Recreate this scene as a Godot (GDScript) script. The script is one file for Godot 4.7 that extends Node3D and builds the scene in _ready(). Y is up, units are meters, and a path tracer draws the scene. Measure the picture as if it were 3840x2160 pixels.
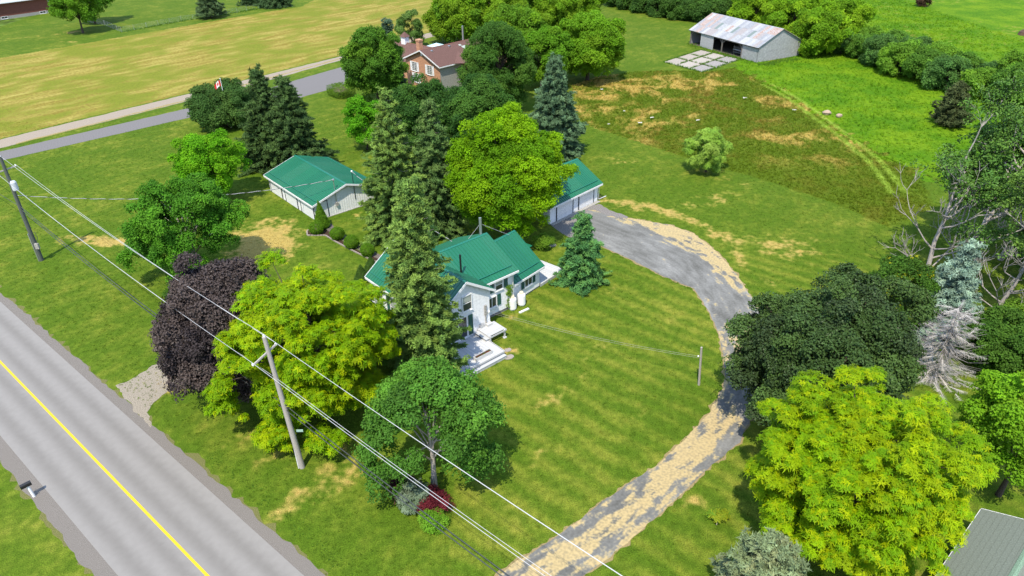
extends Node3D
# Farmhouse lot seen from the air: camera, sky and sun first, then ground, roads, buildings, trees, small things.

const UX := Vector3(0.7596, 0.0, 0.6503)    # along the road
const VX := Vector3(0.6503, 0.0, -0.7596)   # away from the road
var M := {}
var used := {}
var rng := RandomNumberGenerator.new()
var wild := FastNoiseLite.new()

# ------------------------------------------------------------------ helpers
class MB:
	var v := PackedVector3Array()
	var n := PackedVector3Array()
	var uv := PackedVector2Array()
	var c := PackedColorArray()
	var col := Color(1, 1, 1)
	var use_c := false
	var use_uv := false
	func tri(a: Vector3, b: Vector3, d: Vector3) -> void:
		var nn := (b - a).cross(d - a).normalized()
		v.append(a); v.append(d); v.append(b)
		n.append(nn); n.append(nn); n.append(nn)
		if use_c:
			c.append(col); c.append(col); c.append(col)
	func quad(a: Vector3, b: Vector3, d: Vector3, e: Vector3) -> void:
		tri(a, b, d)
		tri(a, d, e)
	func smooth_tri(a: Vector3, b: Vector3, d: Vector3, na: Vector3, nb: Vector3, nd: Vector3) -> void:
		v.append(a); v.append(d); v.append(b)
		n.append(na); n.append(nd); n.append(nb)
		if use_c:
			c.append(col); c.append(col); c.append(col)
	func box(lo: Vector3, hi: Vector3) -> void:
		var a := lo
		var b := hi
		quad(Vector3(a.x, a.y, b.z), Vector3(b.x, a.y, b.z), Vector3(b.x, b.y, b.z), Vector3(a.x, b.y, b.z))
		quad(Vector3(b.x, a.y, a.z), Vector3(a.x, a.y, a.z), Vector3(a.x, b.y, a.z), Vector3(b.x, b.y, a.z))
		quad(Vector3(b.x, a.y, b.z), Vector3(b.x, a.y, a.z), Vector3(b.x, b.y, a.z), Vector3(b.x, b.y, b.z))
		quad(Vector3(a.x, a.y, a.z), Vector3(a.x, a.y, b.z), Vector3(a.x, b.y, b.z), Vector3(a.x, b.y, a.z))
		quad(Vector3(a.x, b.y, b.z), Vector3(b.x, b.y, b.z), Vector3(b.x, b.y, a.z), Vector3(a.x, b.y, a.z))
		quad(Vector3(a.x, a.y, a.z), Vector3(b.x, a.y, a.z), Vector3(b.x, a.y, b.z), Vector3(a.x, a.y, b.z))
	func bar(p: Vector3, q: Vector3, w: float, h: float, up := Vector3.UP) -> void:
		# a beam of section w x h from p to q
		var d := (q - p).normalized()
		var s := d.cross(up).normalized() * w * 0.5
		var t := s.cross(d).normalized() * h * 0.5
		var k := [p - s - t, p + s - t, p + s + t, p - s + t, q - s - t, q + s - t, q + s + t, q - s + t]
		quad(k[0], k[3], k[2], k[1]); quad(k[4], k[5], k[6], k[7])
		quad(k[0], k[1], k[5], k[4]); quad(k[1], k[2], k[6], k[5]); quad(k[2], k[3], k[7], k[6]); quad(k[3], k[0], k[4], k[7])
	func tube(path: PackedVector3Array, radii: PackedFloat32Array, sides: int, caps := true) -> void:
		var prev := []
		var prevn := []
		var side := Vector3.ZERO
		for i in path.size():
			var d: Vector3 = (path[mini(i + 1, path.size() - 1)] - path[maxi(i - 1, 0)]).normalized()
			if side == Vector3.ZERO:
				side = d.cross(Vector3(0.31, 0.2, 0.93)).normalized()
			side = (side - d * side.dot(d)).normalized()
			var s2 := d.cross(side)
			var ring := []
			var ringn := []
			for k in sides:
				var an := TAU * k / sides
				var dirn := side * cos(an) + s2 * sin(an)
				ringn.append(dirn)
				ring.append(path[i] + dirn * radii[i])
			if i > 0:
				for k in sides:
					var k2 := (k + 1) % sides
					smooth_tri(prev[k], prev[k2], ring[k2], prevn[k], prevn[k2], ringn[k2])
					smooth_tri(prev[k], ring[k2], ring[k], prevn[k], ringn[k2], ringn[k])
			if caps and (i == 0 or i == path.size() - 1):
				for k in range(1, sides - 1):
					if i == 0:
						tri(ring[0], ring[k + 1], ring[k])
					else:
						tri(ring[0], ring[k], ring[k + 1])
			prev = ring
			prevn = ringn
	func lathe(at: Vector3, prof: PackedVector2Array, sides: int) -> void:
		for i in prof.size() - 1:
			var p := prof[i]
			var q := prof[i + 1]
			var sl := Vector2(q.y - p.y, p.x - q.x).normalized()
			for k in sides:
				var a := TAU * k / sides
				var b := TAU * (k + 1) / sides
				var da := Vector3(cos(a), 0, -sin(a))
				var db := Vector3(cos(b), 0, -sin(b))
				var na := da * sl.x + Vector3.UP * sl.y
				var nb := db * sl.x + Vector3.UP * sl.y
				var p0 := at + da * p.x + Vector3.UP * p.y
				var p1 := at + db * p.x + Vector3.UP * p.y
				var q0 := at + da * q.x + Vector3.UP * q.y
				var q1 := at + db * q.x + Vector3.UP * q.y
				smooth_tri(p0, p1, q1, na, nb, nb)
				smooth_tri(p0, q1, q0, na, nb, na)
	func prism(poly: PackedVector2Array, z0: float, z1: float) -> void:
		# polygon in x,y pushed along z; counter-clockwise seen from +z
		var ids := Geometry2D.triangulate_polygon(poly)
		for i in range(0, ids.size(), 3):
			var a := poly[ids[i]]
			var b := poly[ids[i + 1]]
			var d := poly[ids[i + 2]]
			if (b - a).cross(d - a) < 0.0:
				var sw := b
				b = d
				d = sw
			tri(Vector3(a.x, a.y, z1), Vector3(b.x, b.y, z1), Vector3(d.x, d.y, z1))
			tri(Vector3(a.x, a.y, z0), Vector3(d.x, d.y, z0), Vector3(b.x, b.y, z0))
		for i in poly.size():
			var p := poly[i]
			var q := poly[(i + 1) % poly.size()]
			quad(Vector3(p.x, p.y, z0), Vector3(q.x, q.y, z0), Vector3(q.x, q.y, z1), Vector3(p.x, p.y, z1))
	func mesh() -> ArrayMesh:
		var a := []
		a.resize(Mesh.ARRAY_MAX)
		a[Mesh.ARRAY_VERTEX] = v
		a[Mesh.ARRAY_NORMAL] = n
		if use_c:
			a[Mesh.ARRAY_COLOR] = c
		if use_uv:
			a[Mesh.ARRAY_TEX_UV] = uv
		var m := ArrayMesh.new()
		m.add_surface_from_arrays(Mesh.PRIMITIVE_TRIANGLES, a)
		return m

func numbered(called: String) -> String:
	var k: int = used.get(called, 0)
	used[called] = k + 1
	return called if k == 0 else "%s_%03d" % [called, k]

func thing(called: String, label: String, category: String, at := Vector3.ZERO, turn := 0.0, group := "") -> Node3D:
	var o := Node3D.new()
	o.name = numbered(called)
	add_child(o)
	o.position = at
	o.rotation.y = turn
	tag(o, label, category, group)
	return o

func tag(o: Node, label: String, category: String, group := "") -> void:
	o.set_meta("label", label)
	o.set_meta("category", category)
	if group != "":
		o.set_meta("group", group)

func part(parent: Node3D, called: String, mesh: Mesh, m: Material, xf := Transform3D()) -> MeshInstance3D:
	var o := MeshInstance3D.new()
	o.name = called
	o.mesh = mesh
	o.material_override = m
	o.transform = xf
	parent.add_child(o, true)
	return o

func one(called: String, mesh: Mesh, m: Material, label: String, category: String, at := Vector3.ZERO, group := "") -> MeshInstance3D:
	var o := MeshInstance3D.new()
	o.name = numbered(called)
	o.mesh = mesh
	o.material_override = m
	o.position = at
	add_child(o)
	tag(o, label, category, group)
	return o

func struct(called: String, mesh: Mesh, m: Material) -> MeshInstance3D:
	var o := MeshInstance3D.new()
	o.name = called
	o.mesh = mesh
	o.material_override = m
	o.set_meta("kind", "structure")
	add_child(o)
	return o

func lin(r: float, g: float, b: float) -> Color:
	return Color(r, g, b).linear_to_srgb()

func noise_tex(freq: float, lo: float, hi: float, octaves := 4, size := 256, sd := 1, cell := false) -> NoiseTexture2D:
	var f := FastNoiseLite.new()
	f.seed = sd
	f.noise_type = FastNoiseLite.TYPE_CELLULAR if cell else FastNoiseLite.TYPE_SIMPLEX_SMOOTH
	f.frequency = freq
	f.fractal_octaves = octaves
	var t := NoiseTexture2D.new()
	t.width = size
	t.height = size
	t.seamless = true
	t.noise = f
	var g := Gradient.new()
	g.set_color(0, Color(lo, lo, lo))
	g.set_color(1, Color(hi, hi, hi))
	g.set_offset(0, 0.2)
	g.set_offset(1, 0.8)
	t.color_ramp = g
	return t

func mat(called: String, c: Color, rough := 0.8, tex: Texture2D = null, scale := 1.0, spec := 0.5) -> StandardMaterial3D:
	var m := StandardMaterial3D.new()
	m.resource_name = called
	m.albedo_color = c
	m.roughness = rough
	m.metallic_specular = spec
	m.cull_mode = BaseMaterial3D.CULL_DISABLED
	if tex:
		m.albedo_texture = tex
		m.uv1_triplanar = true
		m.uv1_world_triplanar = true
		m.uv1_scale = Vector3.ONE * scale
	return m

func leaf_mat(called: String, thin: float, rough := 0.55) -> StandardMaterial3D:
	var m := StandardMaterial3D.new()
	m.resource_name = called
	m.albedo_color = Color(1, 1, 1)
	m.vertex_color_use_as_albedo = true
	m.roughness = rough
	m.metallic_specular = 0.22
	m.cull_mode = BaseMaterial3D.CULL_DISABLED
	m.backlight_enabled = true
	m.backlight = Color(thin, thin, thin)
	return m

func axis(yaw: float) -> Vector3:
	var y := deg_to_rad(yaw)
	return UX * cos(y) - VX * sin(y)

func frame(o: Vector3, x: Vector3) -> Transform3D:
	var xx := x.normalized()
	return Transform3D(Basis(xx, Vector3.UP, xx.cross(Vector3.UP)), o)

func poly_of(l: Array) -> PackedVector2Array:
	var p := PackedVector2Array()
	for i in range(0, l.size(), 2):
		p.append(Vector2(l[i], l[i + 1]))
	return p

func ragged(p: PackedVector2Array, step: float, amp: float) -> PackedVector2Array:
	var out := PackedVector2Array()
	for i in p.size():
		var a := p[i]
		var b := p[(i + 1) % p.size()]
		var k := maxi(1, int(a.distance_to(b) / step))
		var nn := (b - a).orthogonal().normalized()
		for j in k:
			var q := a.lerp(b, float(j) / k)
			var w := wild.get_noise_2d(q.x * 60.0, q.y * 60.0) + 0.7 * wild.get_noise_2d(q.x * 190.0, q.y * 190.0)
			out.append(q + nn * w * amp)
	return out

func rounded(p: PackedVector2Array, closed := true) -> PackedVector2Array:
	# one pass of corner cutting
	var out := PackedVector2Array()
	for i in p.size():
		var a := p[i]
		var b := p[(i + 1) % p.size()]
		out.append(a.lerp(b, 0.25))
		out.append(a.lerp(b, 0.75))
	return out

func sheet_mesh(p: PackedVector2Array, y: float, uv_o := Vector2.ZERO, uv_s := Vector2.ONE) -> ArrayMesh:
	var b := MB.new()
	b.use_uv = true
	var ids := Geometry2D.triangulate_polygon(p)
	if ids.is_empty():
		push_warning("polygon could not be cut")
	for i in range(0, ids.size(), 3):
		var q := [p[ids[i]], p[ids[i + 1]], p[ids[i + 2]]]
		if (q[1] - q[0]).cross(q[2] - q[0]) > 0.0:
			q = [q[0], q[2], q[1]]
		b.tri(Vector3(q[0].x, y, q[0].y), Vector3(q[1].x, y, q[1].y), Vector3(q[2].x, y, q[2].y))
		for w in [q[0], q[2], q[1]]:
			b.uv.append((w - uv_o) / uv_s)
	return b.mesh()

# ------------------------------------------------------------------ ground
const MAPX := -135.0
const MAPZ := -250.0
const MAPW := 310.0
const MAPH := 245.0
const PW := 1920
const PH := 1520
var ground_px: PackedByteArray
const TRACK := [Vector2(46.7, -127.7), Vector2(48.1, -119.2), Vector2(48.4, -111.0), Vector2(48.6, -103.7), Vector2(48.8, -96.6), Vector2(48.6, -89.3), Vector2(47.8, -83.8), Vector2(46.9, -79.2)]
const DRIVE := [-1.43, -26.14, -0.34, -27.12, 2.07, -28.84, 4.71, -31.09, 7.19, -33.15, 9.92, -35.20, 11.88, -37.23, 14.20, -39.84, 15.52, -41.88, 16.66, -44.08, 17.34, -47.61, 17.75, -51.36, 17.54, -55.23, 17.26, -57.67, 14.92, -60.03, 12.49, -63.38, 10.12, -66.09, 9.13, -67.32, 8.2, -69.5, 7.6, -72.4, 9.3, -76.4, 11.2, -74.2, 13.75, -73.31, 17.90, -71.46, 19.91, -69.18, 21.01, -66.14, 21.73, -62.64, 22.10, -59.42, 22.19, -56.10, 22.47, -52.63, 20.86, -46.55, 18.22, -41.15, 15.68, -36.84, 12.86, -34.41, 9.55, -31.19, 6.57, -28.52, 3.42, -26.02, -2.0, -21.5, -8.5, -16.4, -12.6, -20.6, -6.0, -22.6]
const APRON := [4.0, -72.9, 9.12, -76.9, 10.60, -77.6, 11.60, -75.8, 13.4, -73.8, 13.0, -71.0, 11.79, -68.41, 9.00, -66.50, 7.6, -67.2, 5.6, -69.9]
const HAY := [-112.19, -162.11, -70.16, -211.06, -67.26, -214.05, -59.87, -221.01, -58.0, -243.81, -19.47, -278.46, -12.0, -187.6, -16.7, -183.0, -21.74, -177.40, -34.65, -159.44, -49.23, -141.01, -78.35, -106.47, -84.46, -98.6, -132.0, -139.0]
const LANE := [-82.63, -100.62, -78.03, -105.96, -49.05, -140.39, -34.35, -158.63, -21.42, -176.76, -16.38, -182.54, -12.05, -187.41, -10.51, -183.24, -15.41, -178.31, -18.76, -173.49, -33.94, -154.91, -47.50, -135.81, -75.64, -102.01, -80.19, -96.99]
const ASPH := [-79.60, -96.12, -74.70, -100.48, -53.43, -121.91, -45.78, -129.46, -41.58, -136.46, -33.64, -147.52, -26.15, -139.92, -29.75, -134.14, -37.07, -125.40, -43.75, -122.64, -52.35, -115.39, -72.30, -96.53, -76.93, -92.15]
const BROWN := [11.79, -129.93, 16.73, -135.13, 24.83, -138.92, 31.00, -139.02, 39.13, -137.74, 44.45, -140.37, 48.47, -120.74, 49.37, -101.83, 51.03, -90.30, 52.57, -84.60, 48.29, -74.21, 41.53, -69.77, 38.21, -76.48, 31.41, -84.88, 27.27, -88.58, 18.47, -99.31, 11.77, -107.63, 10.94, -112.15]
const MEADOW := [44.45, -140.37, 47.0, -146.9, 54.0, -144.0, 58.34, -149.12, 66.67, -155.26, 72.04, -180.65, 74.41, -222.58, 80.0, -262.0, 219.98, -244.01, 180.0, -60.0, 87.56, -60.14, 63.45, -66.0, 54.86, -76.12, 52.57, -84.60, 51.03, -90.30, 49.37, -101.83, 48.47, -120.74]
# soft dry patches: x, z, half length, half width, turn in degrees, strength
const DRY := [[-27, -71, 4.5, 5, 30, 1.0], [-26, -66.5, 3, 2.5, 0, 0.9], [-46, -70.6, 5.5, 1.3, -8, 1.0], [-39.5, -70.4, 3.5, 1.0, 0, 0.9], [-13, -35, 3.2, 2.2, 40, 0.34], [-11.5, -36, 2.2, 2.6, 0, 0.32], [-17, -36.5, 2.4, 1.4, 40, 0.5], [-19.5, -38.5, 3.0, 0.9, 41, 0.5], [-14, -32, 3, 1.0, 41, 0.6],
	[13, -77.4, 2.4, 1.4, 0, 0.6], [16.5, -76, 3.2, 1.6, -20, 0.55], [20, -73.2, 2.5, 0.8, -45, 0.62], [22.4, -69, 2.4, 0.7, -65, 0.6], [23.2, -63, 3, 0.6, -85, 0.6], [24.2, -58, 2.2, 1.2, 90, 0.6], [10.5, -79.6, 1.6, 1.0, 0, 0.9],
	[-46.6, -64.4, 0.75, 0.5, 0, 1.2], [-31.1, -52.2, 1.0, 0.6, 40, 1.1], [-27.5, -44.5, 3.2, 1.6, -40, 0.7], [-36, -101, 3, 4, 0, 0.4], [-49, -88, 5, 2.4, 40, 0.35], [0.2, -54.0, 1.0, 0.6, 40, 0.9], [4.9, -60.2, 1.4, 0.5, -40, 0.7], [-0.6, -48.2, 0.9, 0.7, 0, 1.1], [-3.2, -44.6, 0.5, 0.4, 0, 1.1],
	[26, -66, 6, 3, -40, 0.45], [24, -78, 7, 3, 20, 0.45], [31, -66, 5, 4, 0, 0.4], [27, -86, 5, 2.5, -45, 0.45], [15, -92, 4, 3, 0, 0.45], [-20, -88, 4, 3, 0, 0.35], [-17.5, -83, 2.6, 1.6, 0, 0.6], [-18, -75.5, 2.0, 1.4, 0, 0.6],
	[9, -58, 4, 2.4, 20, 0.35], [7, -48, 4, 1.2, 41, 0.45], [3, -42, 5, 1.3, 41, 0.45], [9, -40, 4, 1.0, 41, 0.4], [2, -36.5, 4, 1.1, 41, 0.4], [12, -46, 3, 1.2, 60, 0.4], [-8, -46, 2, 3, 0, 0.5], [11.4, -31.2, 1.0, 0.7, 0, 0.9], [-111, -190, 6, 2.5, 0, 0.6], [-105, -178, 5, 2, 0, 0.5], [-120, -185, 8, 2, 20, 0.4]]

func fill_zone(bytes: PackedByteArray, w: int, h: int, l: Array, val: int) -> void:
	var p := poly_of(l)
	for j in h:
		var z := MAPZ + (j + 0.5) / h * MAPH
		var xs := []
		for i in p.size():
			var a := p[i]
			var b := p[(i + 1) % p.size()]
			if (a.y <= z) != (b.y <= z):
				xs.append(a.x + (z - a.y) / (b.y - a.y) * (b.x - a.x))
		xs.sort()
		for k in range(0, xs.size() - 1, 2):
			var i0 := clampi(int((xs[k] - MAPX) / MAPW * w), 0, w)
			var i1 := clampi(int((xs[k + 1] - MAPX) / MAPW * w), 0, w)
			for i in range(i0, i1):
				bytes[j * w + i] = val

func noise_bytes(freq: float, oct: int, sd: int, w: int, h: int, kind := FastNoiseLite.TYPE_SIMPLEX_SMOOTH) -> PackedByteArray:
	var f := FastNoiseLite.new()
	f.noise_type = kind
	f.frequency = freq
	f.fractal_octaves = oct
	f.seed = sd
	return f.get_image(w, h).get_data()

func paint_ground() -> ImageTexture:
	var zw := PW / 2
	var zh := PH / 2
	var zone := PackedByteArray()
	zone.resize(zw * zh)
	fill_zone(zone, zw, zh, HAY, 2)
	fill_zone(zone, zw, zh, MEADOW, 4)
	fill_zone(zone, zw, zh, BROWN, 3)
	# dry patches into a small picture, then smoothly enlarged
	var dw := PW / 8
	var dh := PH / 8
	var dry := PackedByteArray()
	dry.resize(dw * dh)
	var patches := []
	for d in DRY:
		var t := deg_to_rad(-d[4])
		patches.append([d[0], d[1], cos(t), sin(t), d[2], d[3], d[5]])
	for d in patches:
		var reach: float = maxf(d[4], d[5]) * 2.2
		var i0 := clampi(int((d[0] - reach - MAPX) / MAPW * dw), 0, dw - 1)
		var i1 := clampi(int((d[0] + reach - MAPX) / MAPW * dw) + 1, 0, dw - 1)
		var j0 := clampi(int((d[1] - reach - MAPZ) / MAPH * dh), 0, dh - 1)
		var j1 := clampi(int((d[1] + reach - MAPZ) / MAPH * dh) + 1, 0, dh - 1)
		for j in range(j0, j1 + 1):
			for i in range(i0, i1 + 1):
				var x: float = MAPX + (i + 0.5) / dw * MAPW - d[0]
				var z: float = MAPZ + (j + 0.5) / dh * MAPH - d[1]
				var a: float = (x * d[2] + z * d[3]) / d[4]
				var b: float = (-x * d[3] + z * d[2]) / d[5]
				var g: float = d[6] * 150.0 * exp(-(a * a + b * b) * 0.9)
				dry[j * dw + i] = mini(255, dry[j * dw + i] + int(g))
	var di := Image.create_from_data(dw, dh, false, Image.FORMAT_L8, dry)
	di.resize(PW, PH, Image.INTERPOLATE_CUBIC)
	dry = di.get_data()
	var n1 := noise_bytes(0.016, 3, 11, PW, PH)
	var n2 := noise_bytes(0.06, 3, 12, PW, PH)
	var n3 := noise_bytes(0.24, 2, 13, PW, PH)
	var n4 := noise_bytes(0.006, 2, 14, PW, PH)
	# streaky noise: made along one axis, then stretched
	var st := FastNoiseLite.new()
	st.frequency = 0.09
	st.fractal_octaves = 3
	st.seed = 5
	var si := st.get_image(PW / 6, PH)
	si.resize(PW, PH, Image.INTERPOLATE_CUBIC)
	var n5 := si.get_data()
	var out := PackedByteArray()
	out.resize(PW * PH * 3)
	var at := 0
	for j in PH:
		var z := MAPZ + (j + 0.5) / PH * MAPH
		for i in PW:
			var x := MAPX + (i + 0.5) / PW * MAPW
			var k := j * PW + i
			var c1 := n1[k] * 0.00392
			var c2 := n2[k] * 0.00392
			var c3 := n3[k] * 0.00392
			var zi := clampi((i + int((c2 - 0.5) * (40.0 if x > 42.0 else 6.0) + (c3 - 0.5) * 6.0)) >> 1, 0, zw - 1)
			var zj := clampi((j + int((c3 - 0.5) * 8.0)) >> 1, 0, zh - 1)
			var zn := zone[zj * zw + zi]
			var r: float
			var g: float
			var b: float
			if zn == 2:
				# cut hay: windrows and tyre lines along the lane
				var s := x * 0.7596 + z * 0.6503 + (c1 - 0.5) * 2.0
				var l := x * 0.6503 - z * 0.7596
				var k2 := int(fposmod(l * 0.9 + 40.0, PW)) + PW * int(fposmod(s * 7.0 + 900.0, PH))
				var k3 := int(fposmod(l * 1.6 + 400.0, PW)) + PW * int(fposmod(s * 2.4 + 500.0, PH))
				var e2 := n2[k2] * 0.00392
				var e3 := n2[k3] * 0.00392
				var w := clampf(0.5 + (e2 - 0.5) * 1.3 + 0.16 * sin(s * 1.9) + (c3 - 0.5) * 0.8 + (c2 - 0.5) * 0.3, 0.0, 1.0)
				var gr := clampf((e3 - 0.5) * 2.2 + (n4[k] * 0.00392 - 0.5) * 1.4 + (c3 - 0.5) * 0.8 + 0.42, 0.0, 1.0)
				r = lerpf(lerpf(134, 166, w), 120, gr)
				g = lerpf(lerpf(120, 154, w), 127, gr)
				b = lerpf(lerpf(50, 80, w), 42, gr)
			elif zn == 3:
				# unmown grass: brown seed heads over green, pale where it is laid flat
				var wa := (c1 - 0.5) * 9.0
				var p5 := x * 0.80 + z * 0.60 + wa
				var q5 := -x * 0.60 + z * 0.80 + wa
				var k5 := int(fposmod(q5 * 2.2 + 500.0, PW)) + PW * int(fposmod(p5 * 9.0 + 700.0, PH))
				var s5 := n2[k5] * 0.00392
				var patch := smoothstep(0.44, 0.62, n4[k] * 0.00392 * 0.5 + c1 * 0.5)
				var near := smoothstep(-84.0, -104.0, z + (x - 30.0) * -0.35)
				var laid := smoothstep(0.42, 0.75, s5 * 0.7 + c3 * 0.3 + patch * 0.18 - 0.04) * near * (0.25 + 0.75 * patch)
				var br := smoothstep(0.42, 0.78, c1 * 0.55 + c2 * 0.25 + c3 * 0.2) * (0.35 + 0.65 * near)
				r = lerpf(lerpf(84, 116, br), 174, laid)
				g = lerpf(lerpf(104, 98, br), 152, laid)
				b = lerpf(lerpf(22, 40, br), 80, laid)
			elif zn == 4:
				var y := smoothstep(0.25, 0.8, c1 * 0.5 + c2 * 0.3 + c3 * 0.2)
				r = lerpf(76, 114, y)
				g = lerpf(118, 143, y)
				b = lerpf(16, 24, y)
				var dk := smoothstep(0.6, 0.85, c2 * 0.7 + c3 * 0.3)
				r = lerpf(r, 76, dk * 0.5)
				g = lerpf(g, 118, dk * 0.5)
				var bare := smoothstep(0.70, 0.80, n4[k] * 0.00392 * 0.4 + c2 * 0.6) * 0.6
				if x > 80.0:
					r = lerpf(r, 150, bare)
					g = lerpf(g, 140, bare)
					b = lerpf(b, 80, bare)
			else:
				# mown lawn: green with paler, drier patches; mowing passes along the drive
				var s2 := x * 0.66 - z * 0.75
				var mow := 0.5 + 0.5 * sin(s2 * 3.6 + c1 * 5.0)
				var mw := 0.24
				if z < -64.0 or x < -4.0:
					mow = 0.5 + 0.5 * sin((x * 0.76 + z * 0.65) * 3.0 + c1 * 6.0 + c2 * 2.0)
					mw = 0.08
				var pale := smoothstep(0.30, 0.90, c1 * 0.33 + c2 * 0.32 + mow * mw + c3 * 0.22)
				r = lerpf(80, 124, pale)
				g = lerpf(106, 131, pale)
				b = lerpf(25, 46, pale)
				var dd := dry[k] * 0.0085
				var q := smoothstep(0.42, 0.95, dd * 0.85 + (c2 - 0.5) * 0.9 * minf(1.0, dd * 2.0) + (c3 - 0.5) * 0.5 * minf(1.0, dd * 2.0))
				# scattered thin dry grass
				var thin := smoothstep(0.62, 0.88, c2 * 0.5 + c1 * 0.3 + c3 * 0.2) * 0.24
				q = maxf(q, thin)
				r = lerpf(r, 174, q)
				g = lerpf(g, 152, q)
				b = lerpf(b, 84, q)
			if x > 34.0 and x < 64.0 and z < -70.0 and z > -140.0:
				# pair of wheel ruts through the tall grass
				for m in TRACK.size() - 1:
					var ta: Vector2 = TRACK[m]
					var tb: Vector2 = TRACK[m + 1]
					if z > ta.y - 3.0 and z < tb.y + 3.0:
						var td := (tb - ta).normalized()
						var tp := Vector2(x, z) - ta
						var along := tp.dot(td)
						if along > -0.5 and along < ta.distance_to(tb) + 0.5:
							var o2 := absf(absf(tp.cross(td)) - 0.8) + (c3 - 0.5) * 0.5
							var m2 := 1.0 - smoothstep(0.2, 0.6, o2)
							r = lerpf(r, 138, m2 * 0.7)
							g = lerpf(g, 164, m2 * 0.7)
							b = lerpf(b, 60, m2 * 0.7)
			var f := 0.96 + c3 * 0.2
			out[at] = clampi(int(r * f), 0, 255)
			out[at + 1] = clampi(int(g * f), 0, 255)
			out[at + 2] = clampi(int(b * f), 0, 255)
			at += 3
	ground_px = out
	return ImageTexture.create_from_image(Image.create_from_data(PW, PH, false, Image.FORMAT_RGB8, out))

func ground_color(x: float, z: float) -> Color:
	var i := clampi(int((x - MAPX) / MAPW * PW), 0, PW - 1)
	var j := clampi(int((z - MAPZ) / MAPH * PH), 0, PH - 1)
	var k := (j * PW + i) * 3
	return Color8(ground_px[k], ground_px[k + 1], ground_px[k + 2]).srgb_to_linear()

func paint_drive() -> ImageTexture:
	# worn asphalt with drifts of pale seed fluff; covers x -14..26, z -80..-14
	var w := 700
	var h := 1155
	var n1 := noise_bytes(0.012, 3, 31, w, h)
	var n2 := noise_bytes(0.05, 4, 32, w, h)
	var n3 := noise_bytes(0.22, 2, 33, w, h)
	# middle line of the drive
	var mid := [Vector2(-8, -19.5), Vector2(1, -26.6), Vector2(4.3, -28.6), Vector2(7.2, -31.2), Vector2(10, -33.8), Vector2(13, -36.3), Vector2(15.6, -39.2), Vector2(17.3, -42.4), Vector2(18.8, -46.2), Vector2(19.9, -50.5), Vector2(20, -55), Vector2(19.6, -59), Vector2(18.4, -63.5), Vector2(16, -67.5), Vector2(12.6, -71)]
	# width of the band along it and how thick the fluff lies left, middle, right of the middle
	var fluff := [[0.5, 0.8, 0.5], [0.5, 1.0, 0.5], [0.45, 1.0, 0.55], [0.5, 1.0, 0.6], [0.6, 1.0, 0.5], [0.85, 1.0, 0.25], [1.0, 0.85, 0.1], [0.95, 0.3, 0.1], [0.7, 0.75, 0.1], [0.55, 0.72, 0.1], [0.35, 0.3, 0.3], [0.2, 0.15, 0.9], [0.15, 0.1, 1.0], [0.12, 0.1, 1.0], [0.1, 0.12, 0.8]]
	var cum := [0.0]
	for m in mid.size() - 1:
		cum.append(cum[m] + mid[m].distance_to(mid[m + 1]))
	var out := PackedByteArray()
	out.resize(w * h * 3)
	var at := 0
	var near := 0
	for j in h:
		var z := -80.0 + (j + 0.5) / h * 66.0
		for i in w:
			var x := -14.0 + (i + 0.5) / w * 40.0
			var k := j * w + i
			var c1 := n1[k] * 0.00392
			var c2 := n2[k] * 0.00392
			var c3 := n3[k] * 0.00392
			var p := Vector2(x, z)
			# nearest piece of the middle line, searched near the last one
			var best := 1e9
			var bi := 0
			var bt := 0.0
			for m in range(maxi(0, near - 2), mini(mid.size() - 1, near + 3)) if i > 0 else range(mid.size() - 1):
				var a: Vector2 = mid[m]
				var d: Vector2 = mid[m + 1] - a
				var t := clampf((p - a).dot(d) / d.length_squared(), 0.0, 1.0)
				var e := p.distance_squared_to(a + d * t)
				if e < best:
					best = e
					bi = m
					bt = t
			near = bi
			var dir: Vector2 = (mid[bi + 1] - mid[bi]).normalized()
			var off: float = (p - mid[bi]).dot(dir.orthogonal())
			off = -off
			var f0: Array = fluff[bi]
			var f1: Array = fluff[bi + 1]
			var u := clampf((off + (c1 - 0.5) * 1.4) / 2.0, -1.0, 1.0)
			var fl := lerpf(f0[1], f1[1], bt)
			if u < 0.0:
				fl = lerpf(fl, lerpf(f0[0], f1[0], bt), -u)
			else:
				fl = lerpf(fl, lerpf(f0[2], f1[2], bt), u)
			var s: float = lerpf(cum[bi], cum[bi + 1], bt)
			var ks := (int(fposmod(off * 26.0 + 300.0, w)) + w * int(fposmod(s * 7.0, h)))
			var a2 := n2[ks] * 0.00392
			var a3 := n3[(ks * 3 + k) % (w * h)] * 0.00392 * 0.3 + c3 * 0.7
			var wheel := exp(-pow((absf(off) - 0.85) / 0.3, 2.0))
			var q := smoothstep(0.43, 0.68, fl * 0.8 + (a2 - 0.5) * 0.8 + (c2 - 0.5) * 0.35 + (c1 - 0.5) * 0.3 + (a3 - 0.5) * 0.28 - wheel * 0.10 + 0.0)
			q *= 0.75 + 0.25 * smoothstep(0.2, 0.6, c3)
			var grey := 113.0 + (c1 - 0.5) * 30.0 + (c3 - 0.5) * 22.0 + (a2 - 0.5) * 30.0
			var edge := smoothstep(1.7, 2.5, absf(off)) * (1.0 - smoothstep(-64.0, -60.0, -z) * 0.0)
			if z < -58.0:
				edge *= 0.15
			var rr := lerpf(grey, grey + 22.0, edge)
			var r := lerpf(rr, 160 + c3 * 26.0, q)
			var g := lerpf(rr - 1.0, 140 + c3 * 26.0, q)
			var b := lerpf(rr - 6.0, 96 + c3 * 26.0, q)
			out[at] = clampi(int(r), 0, 255)
			out[at + 1] = clampi(int(g), 0, 255)
			out[at + 2] = clampi(int(b), 0, 255)
			at += 3
	return ImageTexture.create_from_image(Image.create_from_data(w, h, false, Image.FORMAT_RGB8, out))

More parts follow.
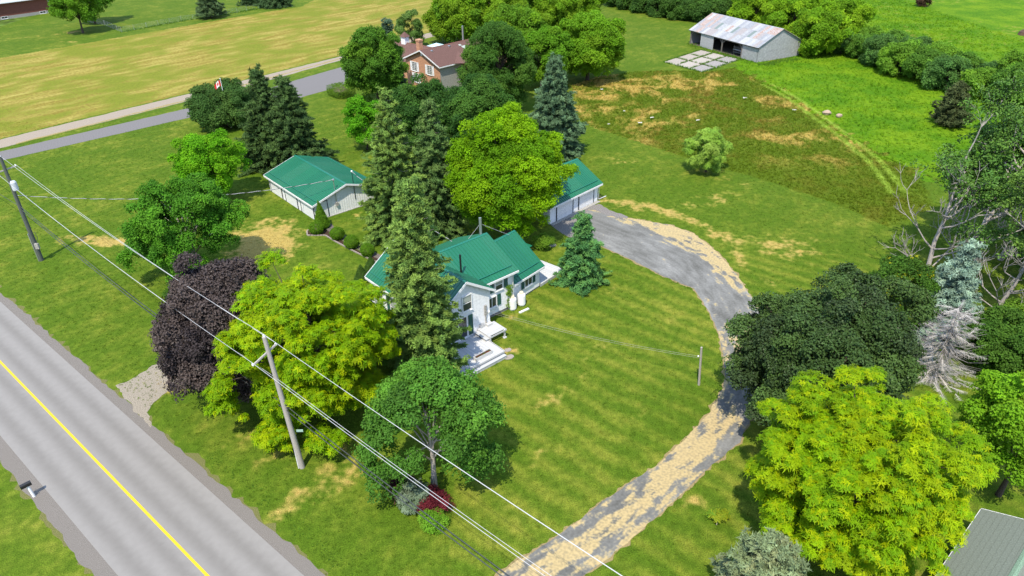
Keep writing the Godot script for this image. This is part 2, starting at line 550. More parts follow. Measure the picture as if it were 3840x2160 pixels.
func road_texture() -> ImageTexture:
	# across the road: worn wheel tracks and binder streaks; along it: grain and faint stains
	var w := 512
	var h := 1024
	var f1 := FastNoiseLite.new()
	f1.frequency = 0.02
	f1.seed = 41
	var n1 := f1.get_seamless_image(w, h).get_data()
	f1.frequency = 0.45
	f1.seed = 43
	var n3 := f1.get_seamless_image(w, h).get_data()
	var out := PackedByteArray()
	out.resize(w * h * 3)
	var at := 0
	for j in h:
		for i in w:
			var m := (i + 0.5) / w * 6.85
			var k := j * w + i
			var c1 := n1[k] * 0.00392
			var c3 := n3[k] * 0.00392
			var tr := 0.0
			for t in [0.95, 2.55, 4.15, 5.75]:
				var e: float = (m + (c1 - 0.5) * 0.06 - t) / 0.45
				tr += exp(-e * e)
			var g := 131.0 - 15.0 * tr + (c3 - 0.5) * 14.0 + (c1 - 0.5) * 6.0
			var spot := 1.0 if c3 > 0.90 and c1 > 0.66 else 0.0
			g -= spot * 30.0
			out[at] = clampi(int(g + 5.0), 0, 255)
			out[at + 1] = clampi(int(g + 1.0), 0, 255)
			out[at + 2] = clampi(int(g - 5.0), 0, 255)
			at += 3
	return ImageTexture.create_from_image(Image.create_from_data(w, h, false, Image.FORMAT_RGB8, out))

func build_ground() -> void:
	var fine := noise_tex(0.05, 0.72, 1.0, 4, 512, 21)
	var tex := paint_ground()
	var g := StandardMaterial3D.new()
	g.resource_name = "grass ground"
	g.albedo_texture = tex
	g.albedo_color = Color(1, 1, 1)
	g.roughness = 1.0
	g.metallic_specular = 0.2
	g.detail_enabled = true
	g.detail_albedo = fine
	g.detail_blend_mode = BaseMaterial3D.BLEND_MODE_MUL
	g.detail_uv_layer = BaseMaterial3D.DETAIL_UV_2
	g.uv2_triplanar = true
	g.uv2_world_triplanar = true
	g.uv2_scale = Vector3.ONE * 0.35
	M.ground = g
	var far := mat("far grass", lin(0.12, 0.19, 0.03), 1.0, noise_tex(0.02, 0.6, 1.0, 5, 512, 22), 0.03, 0.2)
	struct("ground", sheet_mesh(poly_of([-900, -1100, 900, -1100, 900, 300, -900, 300]), -0.05), far)
	var o := Vector2(MAPX, MAPZ)
	var s := Vector2(MAPW, MAPH)
	struct("lawn", sheet_mesh(poly_of([MAPX, MAPZ, MAPX + MAPW, MAPZ, MAPX + MAPW, MAPZ + MAPH, MAPX, MAPZ + MAPH]), 0.0, o, s), g)
	var inside := poly_of([MAPX + 0.1, MAPZ + 0.1, MAPX + MAPW - 0.1, MAPZ + 0.1, MAPX + MAPW - 0.1, MAPZ + MAPH - 0.1, MAPX + 0.1, MAPZ + MAPH - 0.1])
	for z in [["hay_field", HAY], ["tall_grass_field", BROWN], ["meadow", MEADOW]]:
		var cut := Geometry2D.intersect_polygons(poly_of(z[1]), inside)
		struct(z[0], sheet_mesh(ragged(cut[0], 1.5, 0.5), 0.004, o, s), g)
	# road
	var n := VX
	var p0 := Vector3(-33.65, 0, -44.96)   # on the right edge of the asphalt
	var rm := StandardMaterial3D.new()
	rm.resource_name = "worn asphalt"
	rm.albedo_texture = road_texture()
	rm.roughness = 0.9
	rm.metallic_specular = 0.3
	M.road = rm
	var b := MB.new()
	b.use_uv = true
	var e0 := p0 - UX * 130.0
	var e1 := p0 + UX * 130.0
	var q := [e0, e1, e1 - n * 6.85, e0 - n * 6.85]
	for w in 4:
		q[w].y = 0.02
	b.quad(q[3], q[2], q[1], q[0])
	b.uv.append_array(PackedVector2Array([Vector2(0, 0), Vector2(1, 20), Vector2(0, 20), Vector2(0, 0), Vector2(1, 0), Vector2(1, 20)]))
	# edges of the asphalt layer
	b.quad(q[0], q[1], q[1] + Vector3(0, -0.03, 0), q[0] + Vector3(0, -0.03, 0))
	b.quad(q[2], q[3], q[3] + Vector3(0, -0.03, 0), q[2] + Vector3(0, -0.03, 0))
	for w in 12:
		b.uv.append(Vector2(0.01, w * 0.1))
	struct("road", b.mesh(), rm)
	var ye := mat("yellow road paint", lin(0.80, 0.52, 0.01), 0.7, noise_tex(0.08, 0.82, 1.0, 4, 256, 61), 0.8)
	b = MB.new()
	var c0 := e0 - n * 3.55
	var c1 := e1 - n * 3.55
	c0.y = 0.024
	c1.y = 0.024
	b.quad(c0 - n * 0.085, c1 - n * 0.085, c1 + n * 0.085, c0 + n * 0.085)
	struct("road_marking", b.mesh(), ye)
	var gravel := mat("shoulder gravel", lin(0.33, 0.295, 0.255), 1.0, noise_tex(0.11, 0.5, 1.0, 4, 512, 24), 0.6, 0.2)
	M.gravel = gravel
	struct("gravel_shoulder", sheet_mesh(_shoulder(e0, e1, n, 0.02, -0.72, 0.25), 0.008), gravel)
	struct("gravel_shoulder_far_side", sheet_mesh(_shoulder(e0 - n * 6.85, e1 - n * 6.85, -n, 0.02, -0.95, 0.22), 0.008), gravel)
	var fringe := mat("dry roadside grass", lin(0.27, 0.27, 0.09), 1.0, noise_tex(0.1, 0.5, 1.0, 4, 512, 23), 0.4, 0.2)
	struct("roadside_fringe", sheet_mesh(_shoulder(e0, e1, n, 0.02, -0.85, 0.75, 333.0), 0.004), fringe)
	struct("roadside_fringe_far_side", sheet_mesh(_shoulder(e0 - n * 6.85, e1 - n * 6.85, -n, 0.02, -1.0, 0.6, 222.0), 0.004), fringe)
	struct("gravel_entrance", sheet_mesh(ragged(poly_of([-31.5, -44.6, -30.69, -45.6, -29.32, -47.68, -28.54, -48.3, -25.8, -46.3, -26.83, -44.53, -27.49, -43.09, -27.6, -41.4, -26.6, -39.7, -29.46, -42.4]), 0.3, 0.3), 0.012), mat("entrance gravel", lin(0.45, 0.39, 0.30), 1.0, noise_tex(0.07, 0.6, 1.0, 5, 512, 34), 0.4, 0.2))
	# drive
	var dm := StandardMaterial3D.new()
	dm.resource_name = "drive with seed fluff"
	dm.albedo_texture = paint_drive()
	dm.roughness = 0.95
	dm.metallic_specular = 0.25
	var verge := Geometry2D.offset_polygon(poly_of(DRIVE), 0.12)
	struct("dry_verge", sheet_mesh(ragged(verge[0], 0.3, 0.34), 0.010), mat("dry verge", lin(0.44, 0.34, 0.16), 1.0, noise_tex(0.1, 0.55, 1.0, 4, 512, 25), 0.5, 0.2))
	struct("driveway", sheet_mesh(ragged(poly_of(DRIVE), 0.45, 0.13), 0.016, Vector2(-14, -80), Vector2(40, 66)), dm)
	struct("gravel_apron", sheet_mesh(ragged(poly_of(APRON), 0.5, 0.25), 0.012), mat("apron gravel", lin(0.36, 0.33, 0.30), 1.0, noise_tex(0.06, 0.5, 1.0, 5, 512, 26), 0.4, 0.2))
	# neighbour's lane and drive
	var lane := mat("lane gravel", lin(0.42, 0.35, 0.27), 1.0, noise_tex(0.06, 0.7, 1.0, 5, 512, 27), 0.3, 0.2)
	var up := poly_of(LANE)
	struct("gravel_lane", sheet_mesh(ragged(up, 1.2, 0.22), 0.014), lane)
	var strip_poly := PackedVector2Array()
	var back := PackedVector2Array()
	var ml := poly_of([-74.3, -103.9, -55.72, -127.0, -48.32, -137.0, -34.22, -156.4, -21.0, -174.6])
	for i in ml.size():
		var dd := (ml[mini(i + 1, ml.size() - 1)] - ml[maxi(i - 1, 0)]).normalized().orthogonal()
		strip_poly.append(ml[i] + dd * 0.28)
		back.append(ml[i] - dd * 0.28)
	back.reverse()
	strip_poly.append_array(back)
	struct("lane_grass_strip", sheet_mesh(ragged(strip_poly, 0.8, 0.3), 0.018), mat("dry strip", lin(0.45, 0.36, 0.14), 1.0, noise_tex(0.06, 0.6, 1.0, 4, 256, 28), 0.5, 0.2))
	var asph := poly_of(ASPH)
	struct("asphalt_drive", sheet_mesh(ragged(asph, 1.0, 0.12), 0.014), mat("drive asphalt", lin(0.20, 0.188, 0.18), 0.95, noise_tex(0.05, 0.84, 1.0, 5, 512, 29), 0.22, 0.25))

func _shoulder(e0: Vector3, e1: Vector3, n: Vector3, inner: float, outer: float, amp: float, shift := 0.0) -> PackedVector2Array:
	var a := PackedVector2Array()
	var b := PackedVector2Array()
	var k := 520
	for i in k + 1:
		var q := e0.lerp(e1, float(i) / k)
		var e := wild.get_noise_2d(q.x * 40.0 + shift, q.z * 40.0) + 0.8 * wild.get_noise_2d(q.x * 150.0 + shift, q.z * 150.0)
		var pa := q - n * inner
		var pb := q - n * (outer + e * amp)
		a.append(Vector2(pa.x, pa.z))
		b.append(Vector2(pb.x, pb.z))
	b.reverse()
	a.append_array(b)
	return a

# ------------------------------------------------------------------ buildings
func span_at(poly: PackedVector2Array, t: float, across: int) -> Vector2:
	# extent of a convex polygon along the other axis at coordinate t of axis `across`
	var lo := 1e9
	var hi := -1e9
	for i in poly.size():
		var a := poly[i]
		var b := poly[(i + 1) % poly.size()]
		var ta := a[across]
		var tb := b[across]
		if (ta <= t) != (tb <= t):
			var w := lerpf(a[1 - across], b[1 - across], (t - ta) / (tb - ta))
			lo = minf(lo, w)
			hi = maxf(hi, w)
	return Vector2(lo, hi)

func siding(poly: PackedVector2Array, course: float, depth := 0.022) -> ArrayMesh:
	# lapped boards over a solid wall: polygon in x (along the wall), y; outside is +z
	var b := MB.new()
	b.prism(poly, -0.14, -0.004)
	var y0 := 1e9
	var y1 := -1e9
	for p in poly:
		y0 = minf(y0, p.y)
		y1 = maxf(y1, p.y)
	var y := y0
	while y < y1 - 0.02:
		var t := minf(y + course, y1)
		var lo := span_at(poly, y + 0.004, 1)
		var hi := span_at(poly, t - 0.004, 1)
		if lo.y > lo.x and hi.y > hi.x - 0.01:
			var a := Vector3(lo.x, y, depth)
			var d := Vector3(lo.y, y, depth)
			b.quad(a, d, Vector3(hi.y, t, 0.0), Vector3(hi.x, t, 0.0))
			b.quad(Vector3(lo.x, y, -0.004), Vector3(lo.y, y, -0.004), d, a)
		y = t
	return b.mesh()

func ribbed_wall(poly: PackedVector2Array, step: float) -> ArrayMesh:
	# upright ribs of a steel sheet wall
	var b := MB.new()
	b.prism(poly, -0.1, 0.0)
	var x0 := 1e9
	var x1 := -1e9
	for p in poly:
		x0 = minf(x0, p.x)
		x1 = maxf(x1, p.x)
	var x := x0 + step * 0.5
	while x < x1 - 0.03:
		var s := span_at(poly, x, 0)
		if s.y - s.x > 0.05:
			b.box(Vector3(x - 0.03, s.x + 0.002, 0.0), Vector3(x + 0.03, s.y - 0.03, 0.022))
		x += step
	return b.mesh()

func roof_panel(length: float, width: float, ribs: int, rib_h := 0.028, rib_w := 0.055) -> ArrayMesh:
	# x runs down the slope, y out of it, z across
	var b := MB.new()
	b.box(Vector3(0, -0.05, 0), Vector3(length, 0.0, width - 0.004))
	for i in ribs:
		var z := (i + 0.5) * width / ribs
		var h := Vector3(0, rib_h, 0)
		var a := Vector3(0.0, 0.0, z - rib_w * 0.5)
		var c := Vector3(0.0, 0.0, z + rib_w * 0.5)
		var a2 := Vector3(0.0, 0.0, z - rib_w * 0.22) + h
		var c2 := Vector3(0.0, 0.0, z + rib_w * 0.22) + h
		var l := Vector3(length, 0, 0)
		b.quad(c, c + l, c2 + l, c2)
		b.quad(c2, c2 + l, a2 + l, a2)
		b.quad(a2, a2 + l, a + l, a)
		b.quad(a + l, a2 + l, c2 + l, c + l)
	return b.mesh()

func slope_frame(t: Transform3D, side: float, hw: float, eave: float, ridge: float, z: float) -> Transform3D:
	var d := Vector3(hw * side, eave - ridge, 0).normalized()
	var zz := Vector3(0, 0, 1)
	var up := Vector3(-d.y * side, d.x * side, 0) * 1.0
	if up.y < 0:
		up = -up
	return t * Transform3D(Basis(d, up, zz if side > 0 else zz), Vector3(0, ridge, z))

func roof_slope(root: Node3D, t: Transform3D, side: float, hw: float, eave: float, ridge: float, z0: float, z1: float, m: Material, guard := true) -> void:
	var ls := Vector2(hw, ridge - eave).length()
	var n := maxi(1, roundi((z1 - z0) / 1.0))
	var w := (z1 - z0) / n
	var pm := roof_panel(ls, w, 3, 0.05, 0.10)
	for i in n:
		part(root, "roof_panel", pm, M.roofs[(i * 5 + i / 2 + int(hw * 10.0)) % 3], slope_frame(t, side, hw, eave, ridge, z0 + i * w))
	if guard:
		var f := slope_frame(t, side, hw, eave, ridge, z0)
		var b := MB.new()
		b.box(Vector3(ls * 0.86, 0.03, 0.35), Vector3(ls * 0.86 + 0.05, 0.13, z1 - z0 - 0.35))
		part(root, "snow_guard", b.mesh(), M.roof_trim, f)
	# eave board and gutter
	var e := MB.new()
	e.box(Vector3(side * hw - 0.05, eave - 0.24, z0), Vector3(side * hw + 0.05, eave - 0.05, z1))
	part(root, "gutter", e.mesh(), M.white_trim, t)

func roof_ends(root: Node3D, t: Transform3D, hwa: float, ea: float, hwb: float, eb: float, ridge: float, zs: Array, m: Material = null) -> void:
	for z in zs:
		var b := MB.new()
		b.bar(Vector3(0, ridge - 0.1, z), Vector3(hwa, ea - 0.1, z), 0.05, 0.2, Vector3(0, 0, 1).cross(Vector3(1, 0, 0)))
		b.bar(Vector3(0, ridge - 0.1, z), Vector3(-hwb, eb - 0.1, z), 0.05, 0.2, Vector3(0, 0, 1).cross(Vector3(1, 0, 0)))
		part(root, "rake_board", b.mesh(), m if m else M.white_trim, t)

func ridge_cap(root: Node3D, t: Transform3D, pa: float, pb: float, ridge: float, z0: float, z1: float, m: Material) -> void:
	var b := MB.new()
	for s in [[1.0, pa], [-1.0, pb]]:
		var d: Vector3 = Vector3(s[0], -s[1], 0).normalized() * 0.17
		var o := Vector3(0, ridge + 0.045, z0)
		var l := Vector3(0, 0, z1 - z0)
		if s[0] > 0:
			b.quad(o, o + l, o + l + d, o + d)
		else:
			b.quad(o + l, o, o + d, o + l + d)
	part(root, "ridge_cap", b.mesh(), m, t)

func window(root: Node3D, t: Transform3D, w: float, h: float, sash := "double", frame_m: Material = null) -> Node3D:
	# origin at the middle of the sill, x along the wall, z out of it
	var fm: Material = frame_m if frame_m else M.white_trim
	var b := MB.new()
	var o := 0.09
	b.box(Vector3(-w / 2 - o, -o, 0.004), Vector3(-w / 2, h + o, 0.075))
	b.box(Vector3(w / 2, -o, 0.004), Vector3(w / 2 + o, h + o, 0.075))
	b.box(Vector3(-w / 2, h, 0.004), Vector3(w / 2, h + o, 0.075))
	b.box(Vector3(-w / 2, -o, 0.004), Vector3(w / 2, 0, 0.075))
	b.box(Vector3(-w / 2 - o - 0.03, -o - 0.04, 0.006), Vector3(w / 2 + o + 0.03, -o, 0.12))
	var f := part(root, "window", b.mesh(), fm, t)
	var s := MB.new()
	if sash == "double":
		s.box(Vector3(-w / 2, h * 0.5 - 0.025, 0.026), Vector3(w / 2, h * 0.5 + 0.025, 0.055))
	elif sash == "slider":
		s.box(Vector3(-0.03, 0, 0.026), Vector3(0.03, h, 0.055))
	elif sash == "grid":
		s.box(Vector3(-0.05, 0, 0.026), Vector3(0.05, h, 0.06))
		for k in [-0.3, 0.3]:
			s.box(Vector3(k * w - 0.018, 0, 0.026), Vector3(k * w + 0.018, h, 0.05))
		for k in range(1, 5):
			s.box(Vector3(-w / 2, h * k / 5.0 - 0.016, 0.026), Vector3(w / 2, h * k / 5.0 + 0.016, 0.048))
	if not s.v.is_empty():
		part(f, "sash_bar", s.mesh(), fm)
	var g := MB.new()
	g.box(Vector3(-w / 2, 0, 0.008), Vector3(w / 2, h, 0.024))
	part(f, "pane", g.mesh(), M.glass)
	if sash == "double":
		var bl := MB.new()
		bl.box(Vector3(-w / 2 + 0.04, h * 0.56, 0.0245), Vector3(w / 2 - 0.04, h - 0.04, 0.0255))
		part(f, "blind", bl.mesh(), M.blind)
	return f

func shutter(root: Node3D, t: Transform3D, w: float, h: float, m: Material) -> void:
	var b := MB.new()
	b.box(Vector3(-w / 2, 0, 0.024), Vector3(-w / 2 + 0.05, h, 0.07))
	b.box(Vector3(w / 2 - 0.05, 0, 0.024), Vector3(w / 2, h, 0.07))
	for y in [0.0, h * 0.5 - 0.03, h - 0.06]:
		b.box(Vector3(-w / 2 + 0.05, y, 0.024), Vector3(w / 2 - 0.05, y + 0.06, 0.069))
	var y := 0.07
	while y < h - 0.07:
		b.quad(Vector3(-w / 2 + 0.05, y, 0.062), Vector3(w / 2 - 0.05, y, 0.062), Vector3(w / 2 - 0.05, y + 0.06, 0.03), Vector3(-w / 2 + 0.05, y + 0.06, 0.03))
		y += 0.055
	part(root, "shutter", b.mesh(), m, t)

func on_wall(t: Transform3D, p: Vector3, out: Vector3) -> Transform3D:
	# a frame on a wall: z points out of it, x along it, y up
	return t * Transform3D(Basis(Vector3.UP.cross(out).normalized(), Vector3.UP, out), p)

func pipe(root: Node3D, called: String, t: Transform3D, pts: Array, r: float, m: Material, sides := 8) -> MeshInstance3D:
	var b := MB.new()
	var rr := PackedFloat32Array()
	rr.resize(pts.size())
	rr.fill(r)
	b.tube(PackedVector3Array(pts), rr, sides)
	return part(root, called, b.mesh(), m, t)

func garage_door(root: Node3D, t: Transform3D, w: float, h: float, sections := 4) -> void:
	var f := MB.new()
	f.box(Vector3(-w / 2 - 0.1, 0, 0.004), Vector3(-w / 2, h + 0.1, 0.08))
	f.box(Vector3(w / 2, 0, 0.004), Vector3(w / 2 + 0.1, h + 0.1, 0.08))
	f.box(Vector3(-w / 2, h, 0.004), Vector3(w / 2, h + 0.1, 0.08))
	var d := part(root, "garage_door", f.mesh(), M.dark_trim, t)
	var b := MB.new()
	var s := h / sections
	b.box(Vector3(-w / 2, 0.01, 0.004), Vector3(w / 2, s - 0.015, 0.045))
	for k in 4:
		var x0 := -w / 2 + 0.12 + k * (w - 0.12) / 4.0
		b.box(Vector3(x0, 0.12, 0.046), Vector3(x0 + (w - 0.6) / 4.0, s - 0.13, 0.056))
	var sm := b.mesh()
	for k in sections:
		part(d, "door_section", sm, M.white_door, Transform3D(Basis(), Vector3(0, k * s, 0)))

func deck_boards(root: Node3D, t: Transform3D, x0: float, x1: float, z0: float, z1: float, y: float, along_x: bool) -> void:
	var wide := 0.14
	var b := MB.new()
	if along_x:
		b.box(Vector3(x0, y - 0.035, 0), Vector3(x1, y, wide - 0.012))
	else:
		b.box(Vector3(0, y - 0.035, z0), Vector3(wide - 0.012, y, z1))
	var mm := b.mesh()
	var n := int(((z1 - z0) if along_x else (x1 - x0)) / wide)
	for i in n:
		part(root, "board", mm, M.deck[(i * 7 + i / 3) % 3], t * Transform3D(Basis(), Vector3(0, 0, z0 + i * wide) if along_x else Vector3(x0 + i * wide, 0, 0)))

func rel(root: Node3D, t: Transform3D) -> Transform3D:
	return root.transform.affine_inverse() * t

func build_materials() -> void:
	var grime := noise_tex(0.02, 0.9, 1.0, 5, 512, 71)
	var streak := noise_tex(0.05, 0.8, 1.0, 4, 512, 72)
	M.roof = mat("green painted steel", lin(0.011, 0.15, 0.073), 0.45, grime, 0.5, 0.5)
	M.roofs = [M.roof, mat("green painted steel, faded", lin(0.018, 0.168, 0.086), 0.5, streak, 0.35), mat("green painted steel, dark", lin(0.010, 0.14, 0.070), 0.4, grime, 0.7)]
	M.roof_trim = mat("green trim", lin(0.010, 0.15, 0.10), 0.5)
	M.white_trim = mat("white painted trim", lin(0.82, 0.82, 0.81), 0.6, grime, 0.8)
	M.white_wall = mat("white siding", lin(0.85, 0.85, 0.845), 0.6, grime, 0.35)
	M.white_steel = mat("white steel sheet", lin(0.85, 0.85, 0.845), 0.5, grime, 0.4)
	M.white_door = mat("white door", lin(0.80, 0.80, 0.80), 0.5, grime, 0.5)
	M.dark_trim = mat("dark blue green trim", lin(0.014, 0.026, 0.04), 0.5)
	M.shutter = mat("green shutter", lin(0.012, 0.075, 0.045), 0.5)
	M.glass = mat("window glass", lin(0.035, 0.04, 0.045), 0.06, null, 1.0, 0.6)
	M.blind = mat("window blind", lin(0.35, 0.38, 0.33), 0.7)
	M.concrete = mat("concrete", lin(0.46, 0.44, 0.40), 0.9, noise_tex(0.03, 0.7, 1.0, 5, 512, 73), 0.4, 0.3)
	M.block = mat("foundation block", lin(0.26, 0.25, 0.24), 0.95, streak, 0.7, 0.3)
	M.deck = [mat("weathered deck a", lin(0.62, 0.62, 0.62), 0.8, streak, 1.1, 0.3), mat("weathered deck b", lin(0.56, 0.57, 0.57), 0.8, streak, 0.9, 0.3), mat("weathered deck c", lin(0.66, 0.66, 0.65), 0.8, streak, 1.3, 0.3)]
	M.steel = mat("galvanised pipe", lin(0.55, 0.56, 0.57), 0.35)
	M.steel.metallic = 0.8
	M.black = mat("black paint", lin(0.012, 0.012, 0.013), 0.45)
	M.galv = []
	for k in 4:
		var c: Array = [[0.40, 0.41, 0.42], [0.33, 0.34, 0.36], [0.46, 0.46, 0.48], [0.37, 0.34, 0.33]][k]
		M.galv.append(mat("weathered galvanised sheet %d" % k, lin(c[0], c[1], c[2]), 0.5, noise_tex(0.012 + 0.006 * k, 0.84, 1.0, 5, 512, 80 + k), 0.3))
	var rust := noise_tex(0.02, 0.0, 1.0, 5, 512, 85)
	var rg := Gradient.new()
	rg.offsets = PackedFloat32Array([0.0, 0.42, 0.6, 1.0])
	rg.colors = PackedColorArray([lin(0.42, 0.41, 0.42), lin(0.40, 0.36, 0.35), lin(0.32, 0.21, 0.16), lin(0.24, 0.13, 0.09)])
	rust.color_ramp = rg
	M.rusty = mat("rust streaked sheet", Color(1, 1, 1), 0.7, rust, 0.3)
	M.old_wood = mat("old grey timber", lin(0.20, 0.18, 0.16), 0.9, streak, 0.6)
	M.skylight = mat("fibreglass skylight", lin(0.17, 0.21, 0.19), 0.4)
	M.dirt_floor = mat("earth floor", lin(0.10, 0.08, 0.06), 1.0, streak, 0.5)
	M.shingle = mat("red brown shingles", lin(0.28, 0.16, 0.135), 0.95, noise_tex(0.09, 0.45, 1.0, 4, 512, 86), 0.45, 0.2)
	M.shingle_ridge = mat("shingle ridge", lin(0.30, 0.15, 0.11), 0.95, noise_tex(0.09, 0.6, 1.0, 4, 256, 87), 0.6, 0.2)
	M.grey_shingle = mat("grey green shingles", lin(0.19, 0.215, 0.175), 0.95, noise_tex(0.03, 0.86, 1.0, 5, 512, 88), 0.6, 0.2)
	M.grey_ridge = mat("green ridge shingles", lin(0.24, 0.36, 0.25), 0.95, noise_tex(0.09, 0.7, 1.0, 4, 256, 93), 0.6, 0.2)
	M.brick_orange = mat("orange brick", lin(0.60, 0.33, 0.20), 0.9, brick_texture(), 0.55)
	M.brick_red = mat("red brick", lin(0.21, 0.075, 0.055), 0.9, M.brick_orange.albedo_texture, 0.55)
	M.pole_grey = mat("grey pole wood", lin(0.45, 0.41, 0.37), 0.9, streak, 0.5)
	M.pole_dark = mat("green grey pole wood", lin(0.10, 0.115, 0.10), 0.9, streak, 0.5)
	M.wire = mat("bare aluminium wire", lin(0.5, 0.5, 0.5), 0.5)
	M.wire_dark = mat("black cable", lin(0.045, 0.05, 0.05), 0.6)
	M.mulch = mat("bark mulch", lin(0.11, 0.065, 0.05), 1.0, noise_tex(0.12, 0.4, 1.0, 4, 512, 89), 0.6, 0.2)
	M.paver = mat("concrete paver", lin(0.38, 0.33, 0.29), 0.95, streak, 0.8, 0.2)
	M.tank = mat("white tank paint", lin(0.80, 0.80, 0.79), 0.4)
	M.tank_lid = mat("cream lid", lin(0.66, 0.58, 0.40), 0.6)
	M.bark = mat("bark", lin(0.16, 0.125, 0.10), 1.0, noise_tex(0.06, 0.5, 1.0, 4, 256, 90), 1.2, 0.2)
	M.bark_pale = mat("pale bark", lin(0.56, 0.51, 0.46), 1.0, noise_tex(0.06, 0.6, 1.0, 4, 256, 91), 1.2, 0.2)
	M.slab = [mat("slab a", lin(0.48, 0.42, 0.35), 0.95, M.concrete.albedo_texture, 0.3, 0.2), mat("slab b", lin(0.53, 0.47, 0.40), 0.95, M.concrete.albedo_texture, 0.4, 0.2), mat("slab c", lin(0.40, 0.37, 0.34), 0.95, M.concrete.albedo_texture, 0.25, 0.2)]
	M.dead = mat("dead grey wood", lin(0.36, 0.34, 0.32), 1.0, noise_tex(0.06, 0.6, 1.0, 4, 256, 92), 1.0, 0.2)

func brick_texture() -> ImageTexture:
	# courses of brick, far too small in the picture to tell apart: tone only
	var w := 256
	var im := Image.create(w, w, false, Image.FORMAT_RGB8)
	im.fill(Color(0.86, 0.84, 0.82))
	var r := RandomNumberGenerator.new()
	r.seed = 4
	for j in 24:
		for i in 8:
			var k := r.randf_range(0.78, 1.0)
			im.fill_rect(Rect2i(i * 32 + (16 if j % 2 else 0) - (256 if i * 32 + 16 > 255 and j % 2 else 0), int(j * 10.67), 31, 9), Color(k, k * 0.97, k * 0.95))
	return ImageTexture.create_from_image(im)

